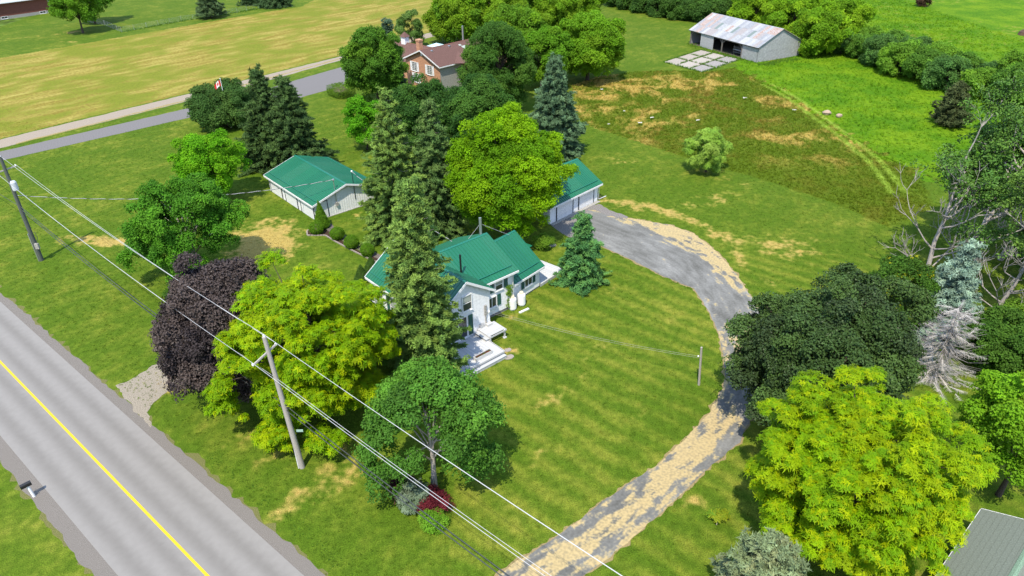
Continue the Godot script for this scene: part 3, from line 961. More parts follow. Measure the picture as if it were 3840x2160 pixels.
func build_house() -> void:
	var root := thing("farmhouse", "white farmhouse with green steel roofs behind the tall spruce", "house", Vector3(-3.66, 0, -49.33))
	var u := axis(8.8)
	var v := VX * cos(deg_to_rad(8.8)) + UX * sin(deg_to_rad(8.8))
	# front block: x is away from the road, z along it; gable end at z = 0
	var tl := rel(root, frame(Vector3(-3.66, 0, -49.33), v))
	var ra := 6.15
	roof_slope(root, tl, 1.0, 2.95, 4.22, ra, -10.42, 0.0, M.roof, false)
	roof_slope(root, tl, -1.0, 3.46, 3.62, ra, -10.42, 0.0, M.roof)
	roof_ends(root, tl, 2.95, 4.22, 3.46, 3.62, ra, [0.02, -10.44])
	ridge_cap(root, tl, 0.65, 0.73, ra, -10.42, 0.0, M.roof_trim)
	var gx0 := -3.06
	var gx1 := 2.55
	var ga := ra - 0.12
	var ya := lerpf(ra, 3.62, 3.06 / 3.46) - 0.1
	var yb := lerpf(ra, 4.22, 2.55 / 2.95) - 0.1
	var gable := PackedVector2Array([Vector2(gx0, 0.3), Vector2(gx1, 0.3), Vector2(gx1, yb), Vector2(0, ga), Vector2(gx0, ya)])
	part(root, "gable_wall", siding(gable, 0.115), M.white_wall, tl * Transform3D(Basis(), Vector3(0, 0, -0.36)))
	var back := PackedVector2Array([Vector2(-gx1, 0.3), Vector2(-gx0, 0.3), Vector2(-gx0, ya), Vector2(0, ga), Vector2(-gx1, yb)])
	part(root, "gable_wall", siding(back, 0.115), M.white_wall, tl * Transform3D(Basis(Vector3(-1, 0, 0), Vector3.UP, Vector3(0, 0, -1)), Vector3(0, 0, -10.1)))
	var front := PackedVector2Array([Vector2(0.0, 0.3), Vector2(9.7, 0.3), Vector2(9.7, ya), Vector2(0.0, ya)])
	part(root, "front_wall", siding(front, 0.115), M.white_wall, on_wall(tl, Vector3(gx0, 0, -10.08), Vector3(-1, 0, 0)))
	var rear := PackedVector2Array([Vector2(0.0, 0.3), Vector2(9.7, 0.3), Vector2(9.7, yb), Vector2(0.0, yb)])
	part(root, "rear_wall", siding(rear, 0.115), M.white_wall, on_wall(tl, Vector3(gx1, 0, -0.38), Vector3(1, 0, 0)))
	var f := MB.new()
	f.box(Vector3(gx0 + 0.03, -0.1, -10.05), Vector3(gx1 - 0.03, 0.32, -0.4))
	part(root, "foundation", f.mesh(), M.block, tl)
	var soffit := MB.new()
	soffit.box(Vector3(gx0 - 0.36, 3.40, -10.4), Vector3(gx0 + 0.02, 3.44, -0.02))
	part(root, "soffit", soffit.mesh(), M.white_trim, tl)
	# gable end openings
	var go := Vector3(0, 0, 1)
	window(root, on_wall(tl, Vector3(0.15, 3.25, -0.335), go), 0.85, 1.35)
	window(root, on_wall(tl, Vector3(-1.75, 3.1, -0.335), go), 0.6, 1.25)
	var door := window(root, on_wall(tl, Vector3(-0.9, 0.72, -0.335), go), 1.75, 1.95, "slider")
	door.name = "patio_door"
	shutter(root, on_wall(tl, Vector3(0.42, 0.72, -0.335), go), 0.45, 1.95, M.shutter)
	# front wall openings
	var fo := Vector3(-1, 0, 0)
	window(root, on_wall(tl, Vector3(gx0 - 0.025, 1.45, -9.4), fo), 0.55, 1.5)
	for z in [-6.6, -3.2]:
		window(root, on_wall(tl, Vector3(gx0 - 0.025, 1.0, z), fo), 0.95, 1.75)
		shutter(root, on_wall(tl, Vector3(gx0 - 0.03, 1.0, z - 0.85), fo), 0.42, 1.75, M.shutter)
		shutter(root, on_wall(tl, Vector3(gx0 - 0.03, 1.0, z + 0.85), fo), 0.42, 1.75, M.shutter)
	pipe(root, "downspout", tl, [Vector3(gx0 - 0.3, 3.45, -8.7), Vector3(gx0 - 0.1, 3.2, -8.7), Vector3(gx0 - 0.1, 0.3, -8.7), Vector3(gx0 - 0.5, 0.12, -8.7)], 0.05, M.white_trim)
	# meter and conduit by the rear corner of the gable end
	var bx := MB.new()
	bx.box(Vector3(1.95, 1.9, -0.33), Vector3(2.15, 2.9, -0.22))
	part(root, "cable_cover", bx.mesh(), M.concrete, tl)
	pipe(root, "conduit", tl, [Vector3(2.05, 1.95, -0.27), Vector3(2.05, 0.4, -0.27)], 0.05, M.concrete)
	bx = MB.new()
	bx.box(Vector3(1.35, 0.75, -0.33), Vector3(1.75, 1.25, -0.14))
	part(root, "meter_box", bx.mesh(), M.steel, tl)
	bx = MB.new()
	bx.lathe(Vector3(2.38, 2.1, -0.25), PackedVector2Array([Vector2(0.001, -0.1), Vector2(0.09, -0.08), Vector2(0.1, 0.08), Vector2(0.001, 0.1)]), 10)
	part(root, "meter", bx.mesh(), M.white_trim, tl)
	# middle block: x is along the road, z towards the front block
	var tm := rel(root, frame(Vector3(-2.20, 0, -58.34), axis(8.94)))
	var hm := 4.36
	var em := 3.96
	var rm := 6.02
	roof_slope(root, tm, 1.0, hm, em, rm, 0.0, 6.95, M.roof)
	roof_slope(root, tm, -1.0, hm, em, rm, 0.0, 6.95, M.roof, false)
	roof_ends(root, tm, hm, em, hm, em, rm, [-0.02], M.roof)
	ridge_cap(root, tm, 0.47, 0.47, rm, 0.0, 6.9, M.roof_trim)
	var wm := hm - 0.4
	var wy := lerpf(rm, em, wm / hm) - 0.1
	var wall := PackedVector2Array([Vector2(0, 0.3), Vector2(4.3, 0.3), Vector2(4.3, wy), Vector2(0, wy)])
	part(root, "side_wall", siding(wall, 0.115), M.white_wall, on_wall(tm, Vector3(wm, 0, 4.7), Vector3(1, 0, 0)))
	part(root, "side_wall", siding(wall, 0.115), M.white_wall, on_wall(tm, Vector3(-wm, 0, 0.4), Vector3(-1, 0, 0)))
	var mg := PackedVector2Array([Vector2(-wm, 0.3), Vector2(wm, 0.3), Vector2(wm, wy), Vector2(0, rm - 0.12), Vector2(-wm, wy)])
	part(root, "gable_wall", siding(mg, 0.115), M.white_wall, on_wall(tm, Vector3(0, 0, 0.36), Vector3(0, 0, -1)))
	f = MB.new()
	f.box(Vector3(-wm + 0.03, -0.1, 0.4), Vector3(wm - 0.03, 0.32, 5.0))
	part(root, "foundation", f.mesh(), M.block, tm)
	var mo := Vector3(1, 0, 0)
	var mx := wm + 0.025
	window(root, on_wall(tm, Vector3(mx, 2.62, 2.05), mo), 0.75, 0.95)
	shutter(root, on_wall(tm, Vector3(mx, 2.55, 1.25), mo), 0.4, 1.1, M.shutter)
	shutter(root, on_wall(tm, Vector3(mx, 2.55, 2.85), mo), 0.4, 1.1, M.shutter)
	window(root, on_wall(tm, Vector3(mx, 3.05, 3.6), mo), 0.45, 0.4, "none")
	window(root, on_wall(tm, Vector3(mx, 1.1, 2.9), mo), 0.95, 0.95, "slider")
	shutter(root, on_wall(tm, Vector3(mx, 1.02, 2.1), mo), 0.42, 1.1, M.shutter)
	shutter(root, on_wall(tm, Vector3(mx, 1.02, 3.68), mo), 0.42, 1.1, M.shutter)
	pipe(root, "downspout", tm, [Vector3(hm, em - 0.2, 0.35), Vector3(wm + 0.1, em - 0.55, 0.45), Vector3(wm + 0.1, 0.25, 0.45), Vector3(wm + 0.5, 0.1, 0.5)], 0.05, M.white_trim)
	# black flue on the slope, steel flue behind the ridge
	var fz := 5.15
	var fx := 2.75
	var fy := lerpf(rm, em, fx / hm)
	var fl := pipe(root, "flue", tm, [Vector3(fx, fy - 0.1, fz), Vector3(fx, fy + 2.0, fz)], 0.085, M.black, 10)
	var boot := MB.new()
	boot.lathe(Vector3(fx, fy - 0.12, fz), PackedVector2Array([Vector2(0.24, 0.0), Vector2(0.2, 0.16), Vector2(0.1, 0.3)]), 12)
	part(fl, "flue_boot", boot.mesh(), M.white_trim)
	var tn := rel(root, frame(Vector3(0.35, 0, -60.97), axis(0.42)))
	var cp := Vector3(-0.55, 0, 4.1)
	pipe(root, "steel_chimney", tn, [cp + Vector3(0, 3.6, 0), cp + Vector3(0, 7.6, 0)], 0.13, M.steel, 12)
	pipe(root, "guy_wire", tn, [cp + Vector3(0, 7.0, 0), Vector3(0.3, 4.95, 1.1)], 0.012, M.wire, 5)
	pipe(root, "guy_wire", tn, [cp + Vector3(0, 7.0, 0), cp + Vector3(-0.9, -0.6 + 5.6, 1.6)], 0.012, M.wire, 5)
	# rear block
	var hn := 3.65
	var en := 2.30
	var rn := 4.93
	roof_slope(root, tn, 1.0, hn, en, rn, 0.0, 4.35, M.roof)
	roof_slope(root, tn, -1.0, hn, en, rn, 0.0, 4.35, M.roof, false)
	roof_ends(root, tn, hn, en, hn, en, rn, [-0.02], M.roof)
	ridge_cap(root, tn, 0.74, 0.74, rn, 0.0, 4.3, M.roof_trim)
	var wn := hn - 0.35
	var ny := lerpf(rn, en, wn / hn) - 0.1
	var nw := PackedVector2Array([Vector2(0, 0.2), Vector2(3.9, 0.2), Vector2(3.9, ny), Vector2(0, ny)])
	part(root, "side_wall", siding(nw, 0.115), M.white_wall, on_wall(tn, Vector3(wn, 0, 4.22), Vector3(1, 0, 0)))
	part(root, "side_wall", siding(nw, 0.115), M.white_wall, on_wall(tn, Vector3(-wn, 0, 0.34), Vector3(-1, 0, 0)))
	var ng := PackedVector2Array([Vector2(-wn, 0.2), Vector2(wn, 0.2), Vector2(wn, ny), Vector2(0, rn - 0.12), Vector2(-wn, ny)])
	part(root, "gable_wall", siding(ng, 0.115), M.white_wall, on_wall(tn, Vector3(0, 0, 0.32), Vector3(0, 0, -1)))
	f = MB.new()
	f.box(Vector3(-wn + 0.03, -0.1, 0.35), Vector3(wn - 0.03, 0.22, 4.3))
	part(root, "foundation", f.mesh(), M.block, tn)
	window(root, on_wall(tn, Vector3(wn + 0.025, 1.05, 2.05), mo), 1.0, 0.75, "slider")
	shutter(root, on_wall(tn, Vector3(wn + 0.025, 0.98, 1.25), mo), 0.42, 0.9, M.shutter)
	shutter(root, on_wall(tn, Vector3(wn + 0.025, 0.98, 2.85), mo), 0.42, 0.9, M.shutter)
	# small rear porch roof showing beyond the ridge
	var pr := MB.new()
	pr.box(Vector3(-0.2, 3.2, -1.1), Vector3(1.3, 3.26, 0.2))
	part(root, "porch_roof", pr.mesh(), M.roof, tn)
	# climbing vine on the wall corner
	var vs := []
	for k in 70:
		vs.append([Vector3(wm + 0.12 + rng.randf() * 0.15, rng.randf_range(0.3, 2.6), 0.95 + rng.randfn() * 0.16), Vector3(1, 0.5, rng.randfn() * 0.3), 0.42])
	var vine := leaf_multi("vine_leaves", [Color(0.13, 0.26, 0.02), Color(0.2, 0.34, 0.04)], vs, "maple")
	vine.transform = tm
	root.add_child(vine, true)

	# decks
	var deck := thing("front_deck", "white weathered deck below the gable end of the farmhouse", "deck", Vector3(-2.6, 0, -47.6), 0)
	var td := rel(deck, frame(Vector3(-3.66, 0, -49.33), v))
	deck_boards(deck, td, -3.9, 1.05, -0.3, 3.25, 0.55, false)
	var fa := MB.new()
	fa.box(Vector3(-3.9, 0.40, 3.25), Vector3(1.05, 0.56, 3.29))
	fa.box(Vector3(-3.94, 0.40, -0.3), Vector3(-3.9, 0.56, 3.29))
	fa.box(Vector3(1.05, 0.40, -0.2), Vector3(1.09, 0.56, 3.29))
	part(deck, "fascia_board", fa.mesh(), M.deck[0], td)
	var st := MB.new()
	st.box(Vector3(-3.9, 0.26, 3.3), Vector3(1.0, 0.30, 3.62))
	st.box(Vector3(-3.9, 0.0, 3.55), Vector3(1.0, 0.26, 3.59))
	part(deck, "step", st.mesh(), M.deck[1], td)
	fa = MB.new()
	fa.box(Vector3(-3.9, 0.02, -0.25), Vector3(-3.86, 0.40, 3.25))
	fa.box(Vector3(-3.9, 0.02, 3.2), Vector3(1.05, 0.40, 3.24))
	part(deck, "skirting", fa.mesh(), M.deck[2], td)
	deck_boards(deck, td, 1.15, 2.9, -0.3, 1.35, 0.9, true)
	fa = MB.new()
	fa.box(Vector3(1.15, 0.76, 1.35), Vector3(2.9, 0.9, 1.39))
	fa.box(Vector3(2.9, 0.76, -0.3), Vector3(2.94, 0.9, 1.39))
	fa.box(Vector3(1.11, 0.56, -0.3), Vector3(1.15, 0.9, 1.39))
	part(deck, "landing_fascia", fa.mesh(), M.deck[0], td)
	for q in [Vector3(2.8, 0, 1.25), Vector3(2.8, 0, -0.1), Vector3(1.2, 0, 1.28)]:
		var pb := MB.new()
		pb.box(q + Vector3(-0.06, 0.0, -0.06), q + Vector3(0.06, 0.86, 0.06))
		pb.box(q + Vector3(-0.14, 0.0, -0.14), q + Vector3(0.14, 0.1, 0.14))
		part(deck, "post", pb.mesh(), M.deck[2], td)
	st = MB.new()
	st.box(Vector3(0.72, 0.7, -0.25), Vector3(1.1, 0.75, 1.3))
	st.box(Vector3(0.74, 0.56, 1.22), Vector3(1.08, 0.7, 1.26))
	st.box(Vector3(0.74, 0.56, -0.2), Vector3(1.08, 0.7, -0.16))
	part(deck, "step", st.mesh(), M.deck[1], td)
	st = MB.new()
	st.box(Vector3(1.95, 0.92, -0.28), Vector3(2.5, 1.1, 0.06))
	part(deck, "door_step", st.mesh(), M.deck[2], td)
	var pl := thing("planter_box", "long white planter box with red flowers on the front deck", "planter", Vector3(-2.4, 0.56, -47.05))
	var tp := rel(pl, frame(Vector3(-3.66, 0, -49.33), v))
	var pb2 := MB.new()
	for s in [[-1.6, 0.1, 2.5, 2.54], [-1.6, 0.1, 2.86, 2.9], [-1.6, -1.56, 2.54, 2.86], [0.06, 0.1, 2.54, 2.86]]:
		pb2.box(Vector3(s[0], 0.56, s[2]), Vector3(s[1], 0.86, s[3]))
	part(pl, "box", pb2.mesh(), M.deck[2], tp)
	pb2 = MB.new()
	pb2.box(Vector3(-1.56, 0.56, 2.54), Vector3(0.06, 0.79, 2.86))
	part(pl, "soil", pb2.mesh(), M.mulch, tp)
	var fs := []
	for k in 60:
		fs.append([Vector3(rng.randf_range(-1.5, 0.0), 0.8, rng.randf_range(2.58, 2.82)), Vector3(0, 1, 0), 0.2])
	var fl2 := leaf_multi("flowers", [Color(0.12, 0.2, 0.03), Color(0.4, 0.03, 0.04), Color(0.15, 0.22, 0.05)], fs, "maple")
	fl2.transform = tp
	pl.add_child(fl2, true)
	var rd := thing("rear_deck", "weathered plank deck at the rear end of the farmhouse", "deck", Vector3(3.3, 0, -62.4))
	var tr := rel(rd, frame(Vector3(0.35, 0, -60.97), axis(0.42)))
	deck_boards(rd, tr, -1.6, 3.35, -3.5, 0.25, 0.32, true)
	fa = MB.new()
	fa.box(Vector3(3.35, 0.02, -3.5), Vector3(3.39, 0.31, 0.25))
	fa.box(Vector3(-1.6, 0.02, -3.54), Vector3(3.39, 0.31, -3.5))
	part(rd, "skirting", fa.mesh(), M.deck[1], tr)
	for s in [[-0.35, -47.35, 0.5, 0.36, "flat grey stepping stone at the corner of the front deck"], [-0.45, -48.35, 0.36, 0.3, "small brown stepping stone beside the deck landing"], [5.6, -59.5, 0.45, 0.28, "tan stepping stone below the rear deck"], [4.4, -67.1, 0.5, 0.4, "grey flagstone in the shade beyond the rear deck"]]:
		var sb := MB.new()
		var pp := PackedVector2Array()
		for k in 9:
			var an := TAU * k / 9.0
			var rr := 0.85 + 0.15 * sin(k * 2.7)
			pp.append(Vector2(cos(an) * s[2] * rr, sin(an) * s[3] * rr))
		sb.prism(pp, 0.0, 0.05)
		var so := one("stepping_stone", sb.mesh(), M.paver, s[4], "stone", Vector3(s[0], 0.0, s[1]), "stepping stones by the farmhouse")
		so.rotation = Vector3(-PI / 2, 0.6, 0)
	# propane tanks
	for q in [[0.01, -54.75, "front white propane tank by the farmhouse wall, nearer the vine"], [0.85, -55.45, "rear white propane tank, beside the rear block's window"]]:
		var tk := thing("propane_tank", q[2], "propane tank", Vector3(q[0], 0, q[1]), 0, "propane tanks")
		var lb := MB.new()
		lb.lathe(Vector3.ZERO, PackedVector2Array([Vector2(0.001, 0.0), Vector2(0.3, 0.0), Vector2(0.3, 0.1), Vector2(0.38, 0.14), Vector2(0.38, 1.02), Vector2(0.35, 1.14), Vector2(0.25, 1.22), Vector2(0.14, 1.26), Vector2(0.001, 1.26)]), 20)
		part(tk, "body", lb.mesh(), M.tank)
		lb = MB.new()
		lb.lathe(Vector3.ZERO, PackedVector2Array([Vector2(0.19, 1.2), Vector2(0.2, 1.34), Vector2(0.16, 1.4), Vector2(0.001, 1.41)]), 16)
		part(tk, "lid", lb.mesh(), M.tank_lid)
	var ds := MB.new()
	ds.box(Vector3(-0.1, 0.0, -0.55), Vector3(0.1, 0.1, 0.55))
	var dd := one("downspout_splash", ds.mesh(), M.white_trim, "short white gutter trough lying at the propane tanks", "gutter", Vector3(1.05, 0, -54.35))
	dd.rotation.y = -0.9

func build_shed() -> void:
	var x := axis(-80.92)
	var o := Vector3(-18.72, 0, -76.62)
	var root := thing("machine_shed", "white steel shed with green roof and three wide front doors", "shed", o)
	var t := rel(root, frame(o, x))
	var hw := 4.53
	var e := 2.08
	var r := 3.5
	var z0 := -13.3
	var z1 := -0.35
	roof_slope(root, t, 1.0, hw, e, r, z0, z1, M.roof)
	roof_slope(root, t, -1.0, hw, e, r, z0, z1, M.roof)
	roof_ends(root, t, hw, e, hw, e, r, [z0 - 0.02, z1 + 0.02])
	ridge_cap(root, t, 0.31, 0.31, r, z0, z1, M.roof_trim)
	var w := hw - 0.35
	var wy := lerpf(r, e, w / hw) - 0.08
	var g := PackedVector2Array([Vector2(-w, 0.0), Vector2(w, 0.0), Vector2(w, wy), Vector2(0, r - 0.12), Vector2(-w, wy)])
	part(root, "gable_wall", ribbed_wall(g, 0.3), M.white_steel, t * Transform3D(Basis(), Vector3(0, 0, z1 - 0.4)))
	part(root, "gable_wall", ribbed_wall(g, 0.3), M.white_steel, on_wall(t, Vector3(0, 0, z0 + 0.4), Vector3(0, 0, -1)))
	var len := (z1 - z0) - 0.8
	var s := PackedVector2Array([Vector2(0, 0), Vector2(len, 0), Vector2(len, wy), Vector2(0, wy)])
	part(root, "front_wall", ribbed_wall(s, 0.3), M.white_steel, on_wall(t, Vector3(-w, 0, z0 + 0.4), Vector3(-1, 0, 0)))
	part(root, "rear_wall", ribbed_wall(s, 0.3), M.white_steel, on_wall(t, Vector3(w, 0, z1 - 0.4), Vector3(1, 0, 0)))
	var fo := Vector3(-1, 0, 0)
	for q in [[0.25, 3.35], [4.4, 7.45], [8.55, 11.6]]:
		var zc: float = z1 - 0.4 - (q[0] + q[1]) * 0.5
		var wd: float = q[1] - q[0]
		var d := MB.new()
		d.box(Vector3(-wd / 2, 0.04, 0.03), Vector3(wd / 2, wy - 0.12, 0.07))
		var dr := part(root, "sliding_door", d.mesh(), M.white_door, on_wall(t, Vector3(-w, 0, zc), fo))
		d = MB.new()
		d.box(Vector3(-wd / 2 - 0.14, 0.02, 0.03), Vector3(-wd / 2, wy - 0.05, 0.09))
		d.box(Vector3(wd / 2, 0.02, 0.03), Vector3(wd / 2 + 0.09, wy - 0.05, 0.09))
		part(dr, "door_trim", d.mesh(), M.dark_trim)
	var go := Vector3(0, 0, 1)
	var b := MB.new()
	b.box(Vector3(-0.42, 0, 0.025), Vector3(0.42, 1.95, 0.05))
	var pd := part(root, "door", b.mesh(), M.white_door, on_wall(t, Vector3(-3.0, 0.1, z1 - 0.4), go))
	b = MB.new()
	b.box(Vector3(-0.52, 0, 0.025), Vector3(-0.42, 2.05, 0.07))
	b.box(Vector3(0.42, 0, 0.025), Vector3(0.52, 2.05, 0.07))
	b.box(Vector3(-0.42, 1.95, 0.025), Vector3(0.42, 2.05, 0.07))
	part(pd, "door_frame", b.mesh(), M.dark_trim)
	# service mast and meter on the gable
	var mx := -1.35
	pipe(root, "service_mast", t, [Vector3(mx, 1.3, z1 - 0.33), Vector3(mx, 4.2, z1 - 0.33), Vector3(mx + 0.1, 4.3, z1 - 0.33)], 0.045, M.steel)
	b = MB.new()
	b.lathe(Vector3(mx, 4.22, z1 - 0.33), PackedVector2Array([Vector2(0.05, -0.1), Vector2(0.14, 0.0), Vector2(0.12, 0.14), Vector2(0.001, 0.17)]), 10)
	part(root, "weatherhead", b.mesh(), M.steel, t)
	b = MB.new()
	b.box(Vector3(mx - 0.15, 1.05, z1 - 0.39), Vector3(mx + 0.15, 1.5, z1 - 0.2))
	part(root, "meter_box", b.mesh(), M.concrete, t)
	pipe(root, "service_mast", t, [Vector3(1.1, 1.2, z1 - 0.33), Vector3(1.1, 4.6, z1 - 0.33)], 0.04, M.dark_trim)
	b = MB.new()
	b.lathe(Vector3(1.1, 4.6, z1 - 0.33), PackedVector2Array([Vector2(0.05, -0.06), Vector2(0.12, 0.0), Vector2(0.1, 0.12), Vector2(0.001, 0.14)]), 10)
	part(root, "weatherhead", b.mesh(), M.white_trim, t)
	b = MB.new()
	b.box(Vector3(-w - 0.05, -0.1, z0 + 0.35), Vector3(w + 0.05, 0.06, z1 - 0.3))
	part(root, "slab", b.mesh(), M.concrete, t)

func build_garage() -> void:
	var o := Vector3(8.20, 0, -81.23)
	var root := thing("garage", "white two door garage with green roof behind the big maple", "garage", o)
	var t := rel(root, frame(o, axis(3.51)))
	var hw := 3.92
	var e := 2.25
	var r := 4.36
	roof_slope(root, t, 1.0, hw, e, r, 0.0, 9.5, M.roof)
	roof_slope(root, t, -1.0, hw, e, r, 0.0, 9.5, M.roof, false)
	roof_ends(root, t, hw, e, hw, e, r, [-0.02, 9.52], M.roof)
	ridge_cap(root, t, 0.54, 0.54, r, 0.0, 9.5, M.roof_trim)
	var w := hw - 0.4
	var wy := lerpf(r, e, w / hw) - 0.1
	var s := PackedVector2Array([Vector2(0, 0), Vector2(8.7, 0), Vector2(8.7, wy), Vector2(0, wy)])
	part(root, "front_wall", siding(s, 0.12), M.white_wall, on_wall(t, Vector3(w, 0, 9.1), Vector3(1, 0, 0)))
	part(root, "rear_wall", siding(s, 0.12), M.white_wall, on_wall(t, Vector3(-w, 0, 0.4), Vector3(-1, 0, 0)))
	var g := PackedVector2Array([Vector2(-w, 0), Vector2(w, 0), Vector2(w, wy), Vector2(0, r - 0.12), Vector2(-w, wy)])
	part(root, "gable_wall", siding(g, 0.12), M.white_wall, on_wall(t, Vector3(0, 0, 0.38), Vector3(0, 0, -1)))
	part(root, "gable_wall", siding(g, 0.12), M.white_wall, on_wall(t, Vector3(0, 0, 9.12), Vector3(0, 0, 1)))
	garage_door(root, on_wall(t, Vector3(w + 0.02, 0, 2.62), Vector3(1, 0, 0)), 2.7, 2.05)
	garage_door(root, on_wall(t, Vector3(w + 0.02, 0, 6.55), Vector3(1, 0, 0)), 2.8, 2.05)
	var b := MB.new()
	b.box(Vector3(-w, -0.1, 0.4), Vector3(w + 0.5, 0.05, 9.1))
	part(root, "slab", b.mesh(), M.concrete, t)
	pipe(root, "downspout", t, [Vector3(hw, e - 0.2, 0.15), Vector3(w + 0.1, e - 0.4, 0.3), Vector3(w + 0.1, 0.2, 0.3), Vector3(w + 0.1, 0.1, -1.2)], 0.05, M.white_trim)

func build_barn() -> void:
	var o := Vector3(54.89, 0, -146.24)
	var root := thing("pole_barn", "open fronted grey metal barn with rusty galvanised roof", "barn", o)
	var t := rel(root, frame(o, Vector3(-0.8936, 0, 0.4487)))
	var hw := 6.03
	var e := 2.95
	var r := 5.85
	var L := 21.07
	var ls := Vector2(hw, r - e).length()
	# front slope in sheets: four rows of columns, each a piece of its own
	var cols := 26
	var w := L / cols
	var rows := 3
	var lr := ls / rows
	var sm := roof_panel(lr + 0.12, w, 6, 0.02, 0.06)
	var sky := [[6, 1], [12, 1], [18, 1]]
	var rr := RandomNumberGenerator.new()
	rr.seed = 3
	for side in [1.0, -1.0]:
		for c in cols:
			for q in rows:
				var m: Material = M.galv[rr.randi() % 4]
				if rr.randf() < 0.12 or (side > 0 and c < 3 and q == 0) or (side > 0 and c > 22 and q == 0 and rr.randf() < 0.5):
					m = M.rusty
				var called := "roof_sheet"
				if side > 0 and [c, q] in sky:
					m = M.skylight
					called = "skylight"
				var f := slope_frame(t, side, hw, e, r, c * w)
				f.origin += f.basis.x * (q * lr) + f.basis.y * (0.012 * (rows - q) + rr.randf() * 0.006)
				part(root, called, sm, m, f)
	ridge_cap(root, t, 0.48, 0.48, r + 0.02, 0.0, L, M.galv[2])
	var b := MB.new()
	b.box(Vector3(hw - 0.32, e - 0.32, 0.0), Vector3(hw - 0.18, e - 0.06, L))
	part(root, "eave_beam", b.mesh(), M.old_wood, t)
	# gable and rear walls in metal
	var wx := hw - 0.3
	var wy := lerpf(r, e, wx / hw) - 0.08
	var g := PackedVector2Array([Vector2(-wx, 0), Vector2(wx, 0), Vector2(wx, wy), Vector2(0, r - 0.1), Vector2(-wx, wy)])
	part(root, "gable_wall", ribbed_wall(g, 0.4), M.galv[0], on_wall(t, Vector3(0, 0, 0.3), Vector3(0, 0, -1)))
	part(root, "gable_wall", ribbed_wall(g, 0.4), M.galv[1], on_wall(t, Vector3(0, 0, L - 0.3), Vector3(0, 0, 1)))
	var s := PackedVector2Array([Vector2(0, 0), Vector2(L - 0.6, 0), Vector2(L - 0.6, wy), Vector2(0, wy)])
	part(root, "rear_wall", ribbed_wall(s, 0.4), M.galv[1], on_wall(t, Vector3(-wx, 0, 0.3), Vector3(-1, 0, 0)))
	b = MB.new()
	b.box(Vector3(-wx, -0.1, 0.3), Vector3(wx, 0.03, L - 0.3))
	part(root, "earth_floor", b.mesh(), M.dirt_floor, t)
	# closed bay at the near end, sliding door panel, posts with braces
	var p := PackedVector2Array([Vector2(0, 0), Vector2(4.4, 0), Vector2(4.4, wy), Vector2(0, wy)])
	part(root, "front_wall", ribbed_wall(p, 0.4), M.galv[0], on_wall(t, Vector3(wx, 0, 4.7), Vector3(1, 0, 0)))
	p = PackedVector2Array([Vector2(0, 0.05), Vector2(4.0, 0.05), Vector2(4.0, wy - 0.05), Vector2(0, wy - 0.05)])
	part(root, "sliding_door", ribbed_wall(p, 0.4), M.galv[2], on_wall(t, Vector3(wx + 0.14, 0, 17.2), Vector3(1, 0, 0)))
	for z in [4.75, 10.6, 16.6, 20.6]:
		b = MB.new()
		b.box(Vector3(wx - 0.12, 0, z - 0.1), Vector3(wx + 0.08, wy - 0.2, z + 0.1))
		for d in [-1.0, 1.0]:
			if (z < 5.0 and d < 0) or (z > 20 and d > 0):
				continue
			b.bar(Vector3(wx - 0.02, wy - 1.1, z + d * 0.08), Vector3(wx - 0.02, wy - 0.25, z + d * 0.95), 0.1, 0.12)
		part(root, "post", b.mesh(), M.old_wood, t)
	# stack of planks on a rack inside the near bay
	var rack := thing("lumber_rack", "planks stacked on a rack inside the barn's open bay", "lumber rack", root.position + (frame(o, Vector3(-0.8936, 0, 0.4487)).basis * Vector3(wx - 1.6, 0.03, 6.6)))
	var tr := rel(rack, frame(o, Vector3(-0.8936, 0, 0.4487)))
	for q in [[0.5, 0], [1.0, 1], [1.5, 0]]:
		b = MB.new()
		b.box(Vector3(wx - 2.2, q[0], 5.1), Vector3(wx - 0.9, q[0] + 0.08, 8.2))
		part(rack, "plank", b.mesh(), M.deck[0] if q[1] else M.old_wood, tr)
	for z in [5.4, 7.9]:
		b = MB.new()
		b.box(Vector3(wx - 2.2, 0.03, z - 0.05), Vector3(wx - 2.1, 1.8, z + 0.05))
		b.box(Vector3(wx - 1.0, 0.03, z - 0.05), Vector3(wx - 0.9, 1.8, z + 0.05))
		part(rack, "upright", b.mesh(), M.old_wood, tr)
	# broken concrete apron of slabs before the barn
	var pad := Node3D.new()
	pad.name = "concrete_apron"
	pad.set_meta("kind", "structure")
	add_child(pad)
	var ea := Vector2(3.3, -3.25)      # away, towards the barn
	var eb := Vector2(1.95, 2.95)      # towards the near edge
	var o2 := Vector2(31.6, -145.9)
	var k := 0
	for i in 3:
		for j in 3:
			var c := o2 + ea * i + eb * j
			var sh := 0.968
			var q := PackedVector2Array([c, c + ea * sh, c + ea * sh + eb * sh, c + eb * sh])
			q = ragged(q, 0.8, 0.07)
			var bb := MB.new()
			var pp := PackedVector2Array()
			for w2 in q:
				pp.append(Vector2(w2.x, -w2.y))
			bb.prism(pp, -0.05, 0.05 + 0.015 * sin(k * 2.3))
			var sl := part(pad, "slab", bb.mesh(), M.slab[k % 3])
			sl.rotation.x = -PI / 2
			k += 1

